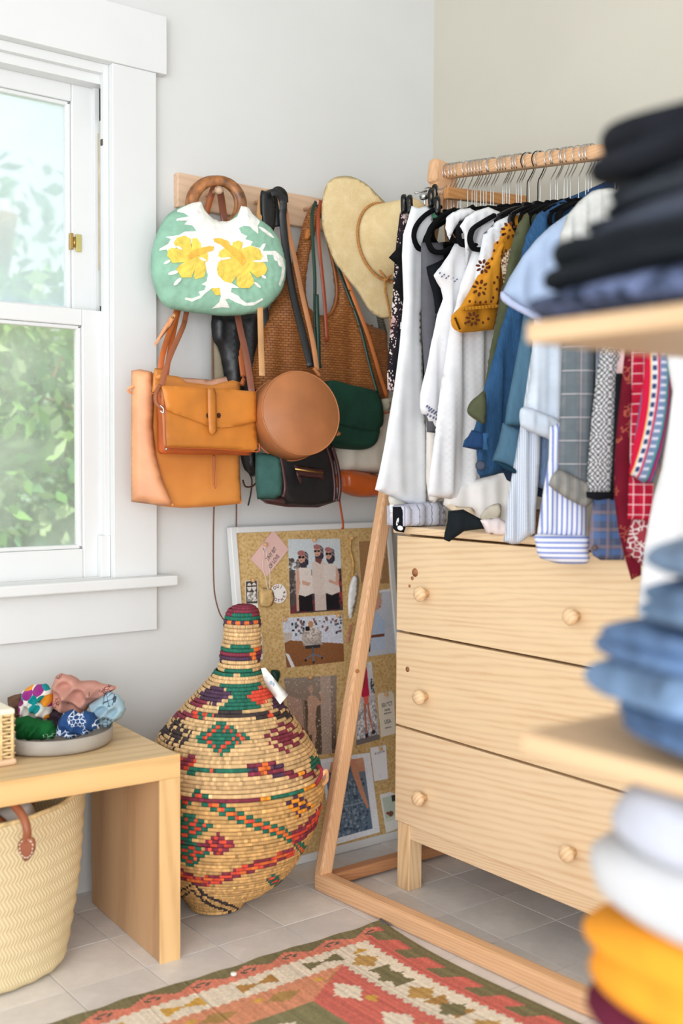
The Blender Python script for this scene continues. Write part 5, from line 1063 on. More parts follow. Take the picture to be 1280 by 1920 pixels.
# ================================================================ hangers
def hook_path(R=.0225, neck=-.115):
    P = [(.016, 0, -.016)] + [(R*math.cos(a), 0, R*math.sin(a)) for a in [math.radians(x) for x in range(-20, 200, 22)]]
    return P[::1] + [(-.019, 0, -.018), (-.006, 0, -.040), (.0, 0, -.052), (0, 0, -.08), (0, 0, neck)]
HKP = [(-x, y, z) for x, y, z in hook_path()]
def hanger_body(W=.145, dip=.05, n=1.):
    P = [(-.012, 0, -.112), (-.05, 0, -.122), (-.09, 0, -.142), (-W+.02, 0, -.112-dip), (-W+.002, 0, -.122-dip), (-W-.004, 0, -.140-dip), (-W+.006, 0, -.158-dip), (-W+.028, 0, -.165-dip), (-.07, 0, -.165-dip), (0, 0, -.165-dip)]
    return P + [(-x, y, z) for x, y, z in P[:-1][::-1]]
def make_hanger(body_m, hook_m, r=.0062):
    o = thing('clothes_hanger', (0, 0, 0), 'x', 'hanger', 'hangers crowded on the top rail')
    tube('hook', HKP, .0014, hook_m, o, 6, sm=2)
    P = crom(hanger_body(), 3, True); V, F = sweep(P, circ(.0035, 8, r), np.array([0, 1., 0]), True); obj('body', V, F, body_m, o)
    obj('neck', *_bx(-.016, .016, -.006, .006, -.122, -.100, .004), body_m, o, smooth=False); return o
BLKW = plain('black wire', (26, 26, 26), .35, 0, metal=.5)
HB = make_hanger(BLACKV, CHROME); _hb0 = hanger_body; hanger_body = lambda: _hb0(.09, .022); HS = make_hanger(BLACKV, CHROME); HBK = make_hanger(BLACKP, BLKW)
used = set()
def rail_y(px):
    r = (px-640)/FP; k = bd; a, b = -.30, -1.3
    for _ in range(40):
        m = (a+b)/2; p = barp(m)-CAM; x = 640+FP*(p @ _rt)/(p @ _f)
        if x < px: a = m
        else: b = m
    return (a+b)/2
HN = [0]
def hang(y, label, src=None, rz=None, group='hangers crowded on the top rail'):
    src = src or HB; p = barp(y)
    if src.name not in used: used.add(src.name); o = src
    else:
        o = src.copy(); COL.objects.link(o)
        for c in src.children: k = c.copy(); COL.objects.link(k); k.parent = o
    o.location = p+np.array([0, 0, .0]); o.rotation_euler = (0, math.radians(random.uniform(-1, 1)), math.radians(rz if rz is not None else random.uniform(-7, 5))); tag(o, label, 'hanger', group); HN[0] += 1; return o
hk_px = [840, 846, 852, 858, 864, 877, 886, 890, 895, 901, 907, 912, 921, 925, 942, 946, 950, 956, 968, 973, 977, 993, 1014, 1033, 1042, 1045, 1058, 1064, 1071, 1085, 1098, 1104, 1110]
ORD = 'first second third fourth fifth sixth seventh eighth ninth tenth eleventh twelfth thirteenth fourteenth fifteenth sixteenth seventeenth eighteenth nineteenth twentieth'.split(); ORD += ['twenty-'+w_ for w_ in ORD[:9]]+['thirtieth']+['thirty-'+w_ for w_ in ORD[:9]]
for i_, px in enumerate(hk_px): hang(rail_y(px), 'black velvet hanger, %s steel hook from the far end of the rail' % ORD[i_], HB if px < 900 else HS)
for px, lab in [(989, 'black plastic hanger with the first black wire hook on the rail'), (1009, 'black plastic hanger with a wide black wire hook right of the other one')]: hang(rail_y(px), lab, HBK)
for i_, y in enumerate((-.90, -.95, -1.0, -1.06, -1.12, -1.18, -1.25)): hang(y, 'velvet hanger on the near half of the rail, %s behind the dark folded stack' % ORD[i_], HS)
# ================================================================ clothes
def garment(name, label, cat, poly, s, m, th=.022, fold=None, step=7, smooth=False, **k):
    o = cushion(name, poly, s, th, m, None, step, smooth, k.pop('edge', th*.8), fold or folds(.006, .05, random.uniform(0, 6)), **k); return tag(o, label, cat)
def sub(name, poly, s, m, parent, th=.012, step=6, smooth=True, fold=None, label=None, **k):
    o = cushion(name, poly, s, th, m, parent, step, smooth, th*.8, fold, **k)
    if label: o['label'] = label
    return o
WC = cloth('white cotton', (238, 238, 240), .02); CR = cloth('cream crepe', (236, 232, 224), .02); CR2 = cloth('ivory blouse', (240, 234, 226), .02)
# snake print
g = G('snake print', .8, .2); n = g.noise(g.map('UV'), 30, 3, .6, 1); w1 = g.vor(g.map('UV', (1, .6, 1)), 240); f = g.ma('GREATER_THAN', g.ma('ADD', g.ma('MULTIPLY', n, 1.1), g.ma('MULTIPLY', w1, .5)), .74); pinkn = g.noise(g.map('UV'), 12); bc = g.ramp(pinkn, [(.4, (226, 214, 208)), (.6, (198, 160, 160))]); g.col(g.mix(f, bc, (40, 30, 36))); SNK = g.m
garment('snake_print_trousers', 'black and pinkish snake print trousers at the far end of the rack', 'trousers', [(748, 398), (775, 392), (800, 395), (800, 560), (790, 700), (750, 738), (728, 732), (726, 700), (732, 620), (738, 520), (744, 440)], SY(-.375), SNK)
garment('black_frill_top', 'black top with stepped frill edge behind the long white dress', 'top', [(753, 440), (790, 430), (790, 600), (770, 610), (744, 544), (738, 540), (742, 520), (748, 505), (745, 498), (729, 483), (740, 470), (752, 458)], SY(-.405), cloth('black crepe', (20, 20, 22)), .02, smooth=False)
garment('black_trousers', 'black trousers with a tiny white label just behind the white dress', 'trousers', [(758, 560), (800, 560), (800, 720), (770, 745), (745, 735), (735, 690), (748, 610)], SY(-.42), cloth('black crepe b', (26, 27, 32)), .02)
patch('care_label', [(751, 604), (756, 604), (755, 617), (750, 617)], SY(-.435), 0, WC, bpy.data.objects['black_trousers'], 4)
wd = garment('long_dress', 'long off-white sleeveless dress flaring to a wide hem at the far end', 'dress', [(771, 386), (785, 390), (806, 384), (812, 420), (803, 470), (795, 520), (790, 600), (792, 700), (798, 800), (800, 880), (799, 944), (790, 949), (765, 944), (735, 932), (703, 918), (712, 880), (722, 830), (736, 740), (748, 650), (756, 560), (753, 480), (755, 440)], SY(-.455), cloth('white crepe', (236, 238, 240), .02), .022, folds(.003, .10, 2))
sub('underskirt', [(734, 925), (800, 938), (835, 930), (850, 938), (800, 957), (785, 961), (736, 952)], SY(-.43), cloth('dress lining', (230, 226, 214)), wd, .02)
garment('pleated_grey_skirt', 'grey pleated skirt between the white dress and the white blouse', 'skirt', [(788, 455), (830, 455), (842, 700), (838, 815), (800, 810), (794, 700), (788, 560)], SY(-.50), cloth('charcoal pleats', (98, 98, 104)), .02, lambda u, v: .007*np.abs(np.sin(u*190+v*2)), smooth=False)
garment('cream_tunic', 'cream tunic hem showing below the grey skirt', 'tunic', [(800, 790), (835, 790), (835, 930), (806, 948), (800, 900)], SY(-.49), CR2, .02)
garment('black_dress', 'black dress edge behind the white blouse sleeve', 'dress', [(800, 500), (845, 480), (850, 700), (830, 850), (826, 868), (812, 868), (818, 800), (828, 680), (812, 560)], SY(-.515), cloth('black cotton', (24, 26, 32)), .02)
# white blouse with eyelet trim
EY = plain('eyelet shade', (120, 124, 150), .9, 0)
sB = SY(-.56); o = garment('eyelet_blouse', 'white blouse with scalloped eyelet sleeve hem and pointed cap sleeve', 'blouse', [(845, 470), (862, 440), (890, 420), (930, 430), (930, 560), (880, 640), (850, 700), (835, 745), (826, 790), (823, 802), (816, 800), (811, 790), (803, 790), (799, 778), (791, 776), (787, 762), (788, 740), (797, 700), (808, 640), (820, 590), (830, 560), (826, 540), (812, 516), (826, 500)], sB, WC, .022, folds(.004, .05, 1), smooth=False)
multi('eyelet', [ell(812+3*math.sin(i*2)+i*1.6-18, 770+(i % 3)*7+i*.9-8, 1.7, 2.6, 8, .5) for i in range(20)], sB, .012, EY, o, 3)
multi('eyelet', [ell(818+i*4, 519+(i % 2)*5+i*1.5-6, 1.2, 1.8, 8, .5) for i in range(9)], sB, .012, EY, o, 3)
o = garment('ruffled_blouse', 'white blouse with small standing ruffle at the neck', 'blouse', [(836, 408), (848, 398), (862, 392), (880, 390), (892, 396), (884, 404), (860, 416), (846, 440), (842, 450), (834, 428)], SY(-.58), WC, .012, folds(.003, .02, 2), 5)
garment('white_tank', 'white tank top draped over the curled hanger ends', 'top', [(862, 424), (872, 408), (890, 396), (915, 388), (938, 398), (930, 412), (900, 425), (884, 440), (880, 468), (874, 500), (872, 468), (870, 440)], SY(-.61), WC, .014, folds(.002, .03), 5)
lb = garment('long_blouse', 'long bright white blouse with a straight hem above the chest of drawers', 'blouse', [(900, 420), (925, 405), (950, 400), (965, 450), (965, 700), (962, 930), (900, 935), (860, 938), (802, 930), (808, 880), (820, 780), (832, 690), (845, 600), (862, 540), (885, 470)], SY(-.60), WC, .028, folds(.007, .075, 4))
garment('smocked_shirt', 'soft white shirt with gathered neck left of the mustard top', 'shirt', [(905, 440), (930, 415), (975, 395), (985, 405), (960, 430), (930, 480), (925, 560), (900, 590), (890, 520)], SY(-.65), cloth('white voile', (232, 234, 238), .03), .016, folds(.004, .025, 3), 6)
cb2 = garment('ivory_blouse', 'ivory blouse with a curled open hem nearest the chest of drawers', 'blouse', [(836, 915), (870, 905), (930, 890), (968, 860), (975, 900), (962, 950), (958, 988), (942, 994), (918, 980), (905, 986), (885, 975), (868, 963), (845, 957), (830, 946)], SD(2.70), cloth('ivory cotton', (242, 238, 234), .02), .035, folds(.008, .09, 1.5), 6)
sub('inner_hem', [(840, 946), (860, 950), (885, 952), (890, 968), (870, 964), (848, 957)], SD(2.67), cloth('hem lining', (226, 206, 180)), cb2, .006); sub('inner_hem', [(900, 968), (915, 950), (934, 944), (940, 952), (936, 972), (918, 982), (904, 980)], SD(2.67), cloth('hem lining b', (228, 218, 200)), cb2, .006)
garment('pale_pink_blouse', 'very pale pink blouse tail lying on the chest top', 'blouse', [(900, 975), (935, 970), (960, 985), (962, 1003), (935, 1004), (912, 1000)], SD(2.50), cloth('pale pink', (240, 226, 224)), .02, folds(.003, .02), 5)
# mustard eyelet top
MU = cloth('mustard eyelet cotton', (216, 146, 44), .05); HO = plain('eyelet hole', (104, 52, 20), .9, 0); sM = SY(-.655)
mp = [(985, 400), (965, 404), (945, 418), (933, 440), (920, 470), (900, 510), (880, 545), (862, 575), (846, 592), (846, 606), (852, 618), (862, 624), (890, 622), (925, 618), (932, 580), (940, 540), (950, 500), (968, 460), (985, 430), (1000, 410)]
mo = garment('mustard_eyelet_top', 'mustard yellow eyelet embroidery top with scalloped sleeve hem', 'top', mp, sM, MU, .03, folds(.003, .08, 2), 5)
sub('sleeve', [(958, 430), (934, 462), (915, 500), (895, 536), (878, 556), (862, 576), (870, 580), (900, 572), (930, 574), (936, 540), (938, 500), (945, 460)], SY(-.685), MU, mo, .014, 5, fold=folds(.002, .05))
E1 = []
for cx, cy, r0, nn in [(900, 540, 12, 8), (905, 500, 10, 8), (886, 598, 10, 8), (955, 432, 13, 8)]:
    E1 += [ell(cx+r0*math.cos(a)*.95, cy+r0*math.sin(a), 4.2, 2.4, 8, a) for a in [i*2*math.pi/nn+.2 for i in range(nn)]]+[ell(cx, cy, 2.2, 2.4, 8)]
E1 += [ell(x, y, 1.9, 2.8, 7) for x, y in [(932, 455), (926, 470), (922, 485), (917, 500), (932, 520), (926, 530), (931, 542), (924, 558), (880, 565), (890, 566), (900, 567), (910, 566), (920, 565), (942, 440), (948, 470), (940, 480), (870, 580), (872, 606), (915, 598), (905, 605)]]
multi('eyelet_hole', E1, SY(-.692), .0, HO, mo, 3, .0012)
multi('scallop', [ell(866+i*6.2, 579-i*.5, 4, 3.2, 8) for i in range(11)], SY(-.6935), .0, MU, mo, 4, .003); multi('scallop', [ell(849+i*1.3, 596+i*3.2, 3.4, 3.4, 8) for i in range(8)], SY(-.67), .004, MU, mo, 4, .003)
for n_ in ('eyelet', 'eyelet.001', 'eyelet_hole', 'scallop', 'scallop.001'):
    if n_ in bpy.data.objects: bpy.data.objects[n_]['kind'] = 'stuff'
garment('patterned_blouse', 'cream blouse with brown print peeking beside the olive shirt', 'blouse', [(938, 490), (950, 470), (965, 460), (965, 540), (945, 530)], SY(-.69), bandana('cream print', (226, 206, 178), (110, 70, 50), 120, .4), .012, None, 5)
def shirt_collar(o, pts, s, m): return sub('collar', pts, s, m, o, .010, 5)
OL = cloth('olive twill', (84, 88, 64), .06)
og = garment('olive_shirt', 'olive green long-sleeved shirt next to the mustard top', 'shirt', [(985, 400), (1010, 388), (1060, 372), (1070, 450), (1010, 640), (950, 800), (905, 810), (905, 740), (918, 660), (935, 580), (948, 510), (962, 450), (972, 418)], SY(-.715), OL, .024, folds(.004, .06))
sub('cuff', [(880, 756), (895, 742), (910, 735), (910, 792), (893, 788), (876, 774)], SD(2.44), OL, og, .02)
def denim(name, c, v=.10):
    g = G(name, .9, .15); n = g.noise(g.map('UV', (6, .6, 1)), 60, 4, .7); g.col(g.ramp(n, [(.3, tuple(k*(1-v) for k in c)), (.7, tuple(min(255, k*(1+v)) for k in c))])); g.bump(n, .3, .0006); return g.m
DB = denim('indigo denim', (48, 84, 122), .14); DB2 = denim('indigo denim deep', (34, 62, 100), .1)
db = garment('denim_shirt', 'deep blue denim shirt with turned cuff and dark button', 'shirt', [(1004, 404), (1030, 385), (1070, 368), (1115, 350), (1120, 420), (1060, 560), (1020, 700), (985, 860), (960, 885), (935, 888), (900, 897), (893, 880), (896, 860), (893, 844), (868, 838), (872, 825), (888, 805), (896, 780), (906, 740), (918, 690), (935, 630), (955, 570), (972, 500), (988, 440)], SY(-.765), DB, .028, folds(.006, .06, 2), 6)
sub('cuff', [(884, 806), (908, 812), (912, 842), (885, 842), (868, 838), (874, 824)], SD(2.375), DB2, db, .012, 5, False); sub('sleeve_tab', [(905, 812), (915, 812), (914, 843), (905, 843)], SD(2.365), DB, db, .006, 5, False)
obj('button', *lathe([(0, -.004), (.010, -.004), (.0115, -.002), (.0115, .002), (.009, .003), (0, .002)], SD(2.365).t(901, 873), 20, unitv(CAM-SD(2.365).t(901, 873))), plain('navy button', (30, 42, 66), .4, 0), db)
TB = denim('teal chambray', (78, 112, 134), .06)
tb = garment('chambray_shirt', 'teal blue chambray sleeve with stitched cuff right of the denim shirt', 'shirt', [(985, 560), (1008, 560), (1008, 700), (1003, 780), (980, 800), (945, 800), (950, 760), (962, 700), (975, 630)], SD(2.42), TB, .026, folds(.004, .05), 6)
sub('cuff', [(942, 793), (975, 806), (974, 850), (966, 886), (945, 876), (922, 864), (934, 830)], SD(2.40), TB, tb, .03, 5, False); sub('cuff_opening', [(924, 864), (945, 868), (966, 880), (965, 888), (945, 880)], SD(2.375), denim('dark inside', (28, 56, 74)), tb, .004, 5)
PB = cloth('pale blue oxford', (172, 190, 218), .03)
pb = garment('pale_blue_shirt', 'pale blue short-sleeved shirt hanging over the blue sleeves', 'shirt', [(1100, 378), (1060, 404), (1030, 425), (1004, 450), (980, 480), (955, 520), (943, 546), (942, 560), (975, 582), (1010, 600), (1040, 600), (1110, 580), (1140, 420), (1130, 380)], SD(2.34), PB, .045, folds(.006, .09, 1), 7)
sub('sleeve_hem', [(942, 546), (975, 570), (1015, 588), (1012, 602), (975, 586), (941, 564)], SD(2.31), cloth('pale blue hem', (186, 196, 226), .02), pb, .01, 5)
garment('off_white_shirt', 'off-white gathered shirt shoulder right of the pale blue shirt', 'shirt', [(1140, 352), (1110, 358), (1085, 378), (1062, 405), (1050, 440), (1046, 492), (1100, 505), (1160, 440), (1175, 360)], SD(2.27), cloth('off white linen', (208, 208, 204), .06), .03, folds(.008, .03, 2), 6)
garment('navy_jacket', 'dark navy jacket shoulder rising behind the dark folded stack', 'jacket', [(1090, 372), (1110, 352), (1140, 338), (1160, 340), (1150, 372), (1120, 378)], SY(-.86), DB2, .02, None, 6)
# linen, seersucker and striped shirts
LN = cloth('ice blue linen', (208, 218, 230), .04)
ln = garment('linen_shirt', 'ice blue linen shirt sleeve rolled at the elbow', 'shirt', [(1002, 575), (1040, 500), (1052, 470), (1078, 470), (1062, 560), (1060, 690), (1056, 760), (1050, 800), (985, 790), (985, 760), (994, 700), (998, 630)], SD(2.36), LN, .035, folds(.006, .05), 6)
sub('rolled_cuff', [(975, 768), (990, 764), (1020, 775), (1048, 790), (1046, 828), (1020, 820), (990, 808), (975, 796)], SD(2.335), LN, ln, .03, 5, fold=folds(.003, .03))
g = G('seersucker', .9, .1); u, v = g.uv(); g.col(g.mix(g.stripe(u, .0042, .4), (220, 226, 236), (176, 188, 206))); g.bump(g.noise(g.map('UV', (8, 1, 1)), 60), .4, .002); SR = g.m
garment('seersucker_shirt', 'pale grey striped seersucker shirt tail with frayed hem', 'shirt', [(1000, 640), (990, 700), (978, 780), (965, 860), (950, 940), (946, 1000), (943, 1015), (958, 1020), (972, 1020), (985, 1010), (1003, 1000), (1005, 950), (1012, 860), (1014, 780), (1015, 660)], SD(2.385), SR, .025, folds(.006, .03, 1), 5)
garment('grey_blue_shirt', 'slate blue shirt piece behind the rolled linen sleeve', 'shirt', [(1010, 800), (1040, 800), (1040, 925), (1004, 912)], SD(2.41), denim('slate chambray', (112, 134, 166)), .02, None, 6)
garment('dark_navy_top', 'dark navy top hem above the chest front', 'top', [(1000, 905), (1030, 912), (1030, 935), (1003, 930), (950, 900), (940, 880), (960, 875)], SD(2.43), cloth('dark navy', (30, 42, 62)), .015, None, 6)
garment('brown_speckled_skirt', 'brown speckled garment folded on the chest behind the seersucker', 'skirt', [(982, 955), (1012, 955), (1012, 1005), (985, 1006)], SD(2.47), bandana('brown speckle', (96, 66, 50), (160, 120, 96), 200, .3), .02, None, 6)
def striped(name, axis, per, a, b, duty=.45):
    g = G(name, .85, .15); u, v = g.uv(); g.col(g.mix(g.stripe(u if axis == 0 else v, per, duty), a, b)); g.bump(g.noise(g.map('UV'), 900), .2, .0004); return g.m
ST = striped('blue stripe', 0, .0098, (238, 240, 248), (138, 154, 214), .4); ST2 = striped('blue stripe across', 1, .0102, (238, 240, 248), (138, 154, 214), .4)
so = garment('striped_shirt', 'blue and white striped shirt sleeve with cross-striped cuff', 'shirt', [(1030, 800), (1056, 790), (1068, 460), (1100, 460), (1080, 800), (1082, 870), (1095, 920), (1101, 960), (1102, 1010), (1060, 1008), (1006, 1005), (1010, 975), (1018, 920), (1028, 860)], SD(2.25), ST, .035, folds(.003, .07, 2), 6)
sub('cuff', [(1005, 1002), (1060, 1004), (1102, 1006), (1103, 1030), (1102, 1055), (1060, 1058), (1020, 1050), (1008, 1040), (1004, 1020)], SD(2.235), ST2, so, .034, 6)
def plaid(name, base, lines, rough=.9):
    g = G(name, rough, .12); u, v = g.uv(); c = g.ramp(g.noise(g.map('UV'), 40, 3), [(.3, tuple(k*.92 for k in base)), (.7, tuple(min(255, k*1.06) for k in base))])
    for ax_, per, duty, col_, amt, ph in lines: c = g.mix(g.ma('MULTIPLY', g.stripe(u if ax_ == 0 else v, per, duty, ph), amt), c, col_)
    g.col(c); g.bump(g.noise(g.map('UV'), 900), .3, .0005); return g.m
GP = plaid('grey plaid', (116, 122, 127), [(0, .040, .5, (92, 104, 110), .5, 0), (1, .046, .5, (100, 112, 118), .5, .2), (0, .040, .05, (190, 176, 178), .55, .3), (1, .046, .05, (206, 198, 200), .6, .1)])
gp = garment('grey_plaid_shirt', 'grey plaid flannel shirt sleeve with frayed turned cuff', 'shirt', [(1056, 600), (1076, 450), (1124, 450), (1118, 600), (1116, 740), (1108, 850), (1108, 920), (1090, 930), (1048, 890), (1045, 860), (1048, 800), (1052, 700)], SD(2.215), GP, .03, folds(.004, .06, 3), 6)
sub('frayed_cuff', [(1046, 878), (1072, 890), (1108, 908), (1111, 940), (1100, 951), (1082, 945), (1060, 934), (1040, 920), (1027, 909), (1034, 892)], SD(2.195), plaid('frayed plaid', (150, 148, 142), [(0, .02, .4, (110, 112, 112), .6, 0)]), gp, .025, 5, False, folds(.003, .02))
g = G('nordic knit', .95, .1); u, v = g.uv(); a_ = g.ma('ABSOLUTE', g.ma('SUBTRACT', g.ma('FRACT', g.ma('MULTIPLY_ADD', u, 25, 20.)), .5)); b_ = g.ma('ABSOLUTE', g.ma('SUBTRACT', g.ma('FRACT', g.ma('MULTIPLY_ADD', v, 19, 20.)), .5))
d1 = g.ma('FRACT', g.ma('MULTIPLY', g.ma('ADD', a_, b_), 5.)); d2 = g.ma('FRACT', g.ma('MULTIPLY', g.ma('SUBTRACT', a_, b_), 4.)); f = g.ma('MAXIMUM', g.ma('LESS_THAN', d1, .28), g.ma('MULTIPLY', g.ma('LESS_THAN', d2, .3), g.stripe(v, .004, .6))); g.col(g.mix(f, (206, 206, 208), (34, 34, 38))); NK_ = g.m
kn = garment('nordic_knit', 'black and white patterned knit with a black edge', 'sweater', [(1128, 640), (1138, 440), (1176, 440), (1166, 640), (1160, 760), (1152, 860), (1147, 928), (1120, 930), (1100, 926), (1101, 880), (1108, 790), (1118, 700)], SD(2.19), NK_, .03, folds(.003, .1), 6, False)
KB = cloth('black rib', (22, 24, 28)); sub('edge_band', [(1154, 700), (1168, 700), (1164, 800), (1156, 900), (1150, 938), (1142, 936), (1148, 860)], SD(2.17), KB, kn, .02, 6, False); sub('hem_band', [(1098, 922), (1150, 922), (1149, 934), (1120, 938), (1099, 933)], SD(2.165), KB, kn, .012, 5, False)
fb2 = plaid('blue flannel', (96, 106, 134), [(0, .030, .4, (66, 76, 104), .6, 0), (1, .034, .35, (80, 118, 176), .5, .4), (0, .030, .2, (160, 134, 134), .45, .6), (1, .034, .2, (156, 132, 134), .45, 0)])
fo = garment('blue_plaid_shirt', 'blue plaid flannel shirt tail with a small button', 'shirt', [(1114, 900), (1132, 450), (1168, 450), (1165, 900), (1172, 1000), (1170, 1050), (1125, 1050), (1112, 1042), (1103, 1025)], SD(2.205), fb2, .022, folds(.003, .05), 6)
obj('button', *lathe([(0, -.003), (.0055, -.003), (.006, 0), (.004, .002), (0, .001)], SD(2.185).t(1114, 1027), 16, unitv(CAM-SD(2.185).t(1114, 1027))), plain('brown button', (92, 74, 70), .4, 0), fo)
pk = cloth('blush pink', (240, 206, 206)); po = garment('pink_shirt', 'blush pink shirt edge right of the patterned knit', 'shirt', [(1148, 640), (1158, 440), (1190, 440), (1182, 640), (1176, 735), (1160, 722), (1139, 708)], SD(2.19), pk, .02, None, 6, False)
sub('tail', [(1150, 930), (1153, 974), (1134, 962)], SD(2.21), pk, po, .01, 5, False)
garment('taupe_top', 'taupe top strip between the pink and maroon shirts', 'top', [(1168, 640), (1176, 440), (1194, 440), (1185, 640), (1182, 720), (1170, 720)], SD(2.20), cloth('taupe', (170, 160, 152)), .015, None, 6, False)
MRN = bandana('maroon print', (118, 26, 44), (170, 90, 70), 110, .58)
garment('maroon_shirt', 'maroon printed blouse with a long pointed tail over the top drawer', 'blouse', [(1172, 650), (1182, 430), (1206, 430), (1190, 650), (1190, 760), (1186, 880), (1196, 980), (1202, 1078), (1183, 1088), (1172, 1050), (1160, 1000), (1151, 930), (1152, 860), (1160, 760)], SD(2.15), MRN, .022, folds(.004, .04, 2), 6, False)
RP = plaid('red plaid', (196, 34, 62), [(0, .019, .45, (150, 20, 46), .45, 0), (1, .019, .45, (160, 24, 50), .45, 0), (0, .019, .07, (240, 216, 220), .9, .2), (1, .019, .07, (240, 216, 220), .9, .2)])
rp = garment('red_plaid_shirt', 'red plaid shirt with white grid lines and open cuff', 'shirt', [(1182, 640), (1196, 420), (1236, 420), (1222, 640), (1216, 740), (1212, 860), (1222, 910), (1205, 915), (1182, 905), (1180, 840), (1184, 740)], SD(2.12), RP, .024, folds(.003, .05), 6, False)
sub('cuff', [(1179, 893), (1205, 900), (1226, 905), (1222, 978), (1198, 975), (1176, 974)], SD(2.10), RP, rp, .022, 5, False, folds(.002, .04))
garment('red_bandana_blouse', 'dusty red blouse with white flowers below the red plaid cuff', 'blouse', [(1184, 965), (1222, 968), (1218, 1020), (1206, 1040), (1204, 1062), (1186, 1045), (1173, 1032)], SD(2.125), bandana('red bandana', (160, 60, 72), (232, 222, 220), 90, .45), .018, folds(.004, .03), 5, False)
g = G('ikat stripes', .85, .15); u, v = g.uv(); q = g.ma('FRACT', g.ma('MULTIPLY_ADD', u, 1/.062, 20.)); c = g.ramp(q, [(0, (120, 140, 176)), (.22, (60, 160, 140)), (.27, (110, 60, 130)), (.34, (196, 40, 70)), (.40, (86, 108, 150)), (.56, (206, 28, 66)), (.74, (236, 200, 130)), (.78, (226, 226, 232)), (.94, (206, 40, 70))]); c.node.color_ramp.interpolation = 'CONSTANT'
blk = g.ma('MULTIPLY', g.stripe(v, .017, .55), g.ma('MULTIPLY', g.ma('GREATER_THAN', q, .80), g.ma('LESS_THAN', q, .92))); blk2 = g.ma('MULTIPLY', g.stripe(v, .014, .35), g.ma('MULTIPLY', g.ma('LESS_THAN', q, .2), g.ma('GREATER_THAN', q, .03))); c = g.mix(blk, c, (56, 72, 120)); c = g.mix(blk2, c, (216, 216, 232)); g.col(c); IK = g.m
# the woven stripes follow the swing of the sleeve
ik = garment('ikat_blouse', 'ikat striped blouse sleeve in blue, red and white', 'blouse', [(1214, 630), (1226, 420), (1262, 420), (1256, 640), (1258, 700), (1254, 770), (1242, 840), (1224, 906), (1205, 905), (1178, 888), (1184, 850), (1196, 780), (1206, 710)], SD(2.07), IK, .03, folds(.003, .06, 1), 6)
ul = ik.data.uv_layers[0]
for l in ul.data:
    uu, vv = l.uv; l.uv = (uu - .30*vv + .9*vv*vv, vv)
garment('long_white_dress', 'long white dress hanging at the near end of the rack', 'dress', [(1244, 620), (1262, 330), (1290, 300), (1330, 300), (1330, 620), (1340, 900), (1340, 1220), (1196, 1200), (1198, 1120), (1207, 1030), (1224, 940), (1240, 880), (1252, 800), (1260, 735), (1252, 690)], SD(1.92), WC, .05, folds(.006, .09), 8)
# the bodies of the shirts nearest the shelf, hanging from the rail behind the folded stack
def wpx(p): q = np.array(p)-CAM; d = q @ _f; return (640+FP*(q @ _rt)/d, 960-FP*(q @ _u)/d)
for nm, y in [('off_white_shirt', -.88), ('linen_shirt', -.91), ('striped_shirt', -.94), ('grey_plaid_shirt', -.97), ('nordic_knit', -1.01), ('blue_plaid_shirt', -1.04), ('pink_shirt', -1.07), ('taupe_top', -1.10), ('maroon_shirt', -1.13), ('red_plaid_shirt', -1.17), ('ikat_blouse', -1.21), ('long_white_dress', -1.27)]:
    o = bpy.data.objects[nm]; zt = barp(y)[2]-.125
    cushion('body', [wpx((x, y, z)) for x, z in [(-.33, zt-.10), (-.30, zt-.04), (-.255, zt+.005), (-.235, zt+.005), (-.12, zt-.05), (-.08, zt-.10), (-.08, 1.06), (-.33, 1.06)]], SY(y), .018, o.data.materials[0], o, 18, False, .012, folds(.003, .06, y*9))
# things lying on the chest of drawers
garment('folded_grey_striped_shirt', 'grey and white striped shirt folded on the chest top', 'shirt', [(758, 950), (800, 944), (838, 940), (842, 975), (838, 986), (758, 987)], SY(-.50), striped('grey fold stripe', 0, .022, (206, 208, 222), (150, 152, 166), .12), .08, None, 7, False, flat=True, edge=.01)
bd_ = garment('black_floral_scarf', 'black scarf with white petals at the chest corner', 'scarf', [(736, 950), (760, 950), (760, 990), (757, 999), (742, 996), (736, 990)], SD(2.73), cloth('black satin', (22, 24, 30)), .02, None, 6, False)
multi('petal', [ell(745, 978, 2.2, 8, 10, .2), ell(750, 990, 5.5, 4.5, 10, .4)], SD(2.718), .0, WC, bd_, 4)
garment('black_camisole', 'black cloth hanging over the top edge of the chest', 'top', [(840, 958), (868, 955), (905, 975), (935, 990), (900, 992), (870, 996), (850, 1010), (842, 1016), (832, 1012), (833, 1000), (838, 980)], SD(2.535), cloth('dull black', (28, 34, 38)), .02, folds(.003, .05), 5)
garment('white_folded_blouse', 'white lace-edged cloth hanging at the chest corner behind the rack leg', 'blouse', [(730, 946), (738, 946), (738, 970), (733, 975), (730, 968)], SD(2.76), WC, .01, None, 5)
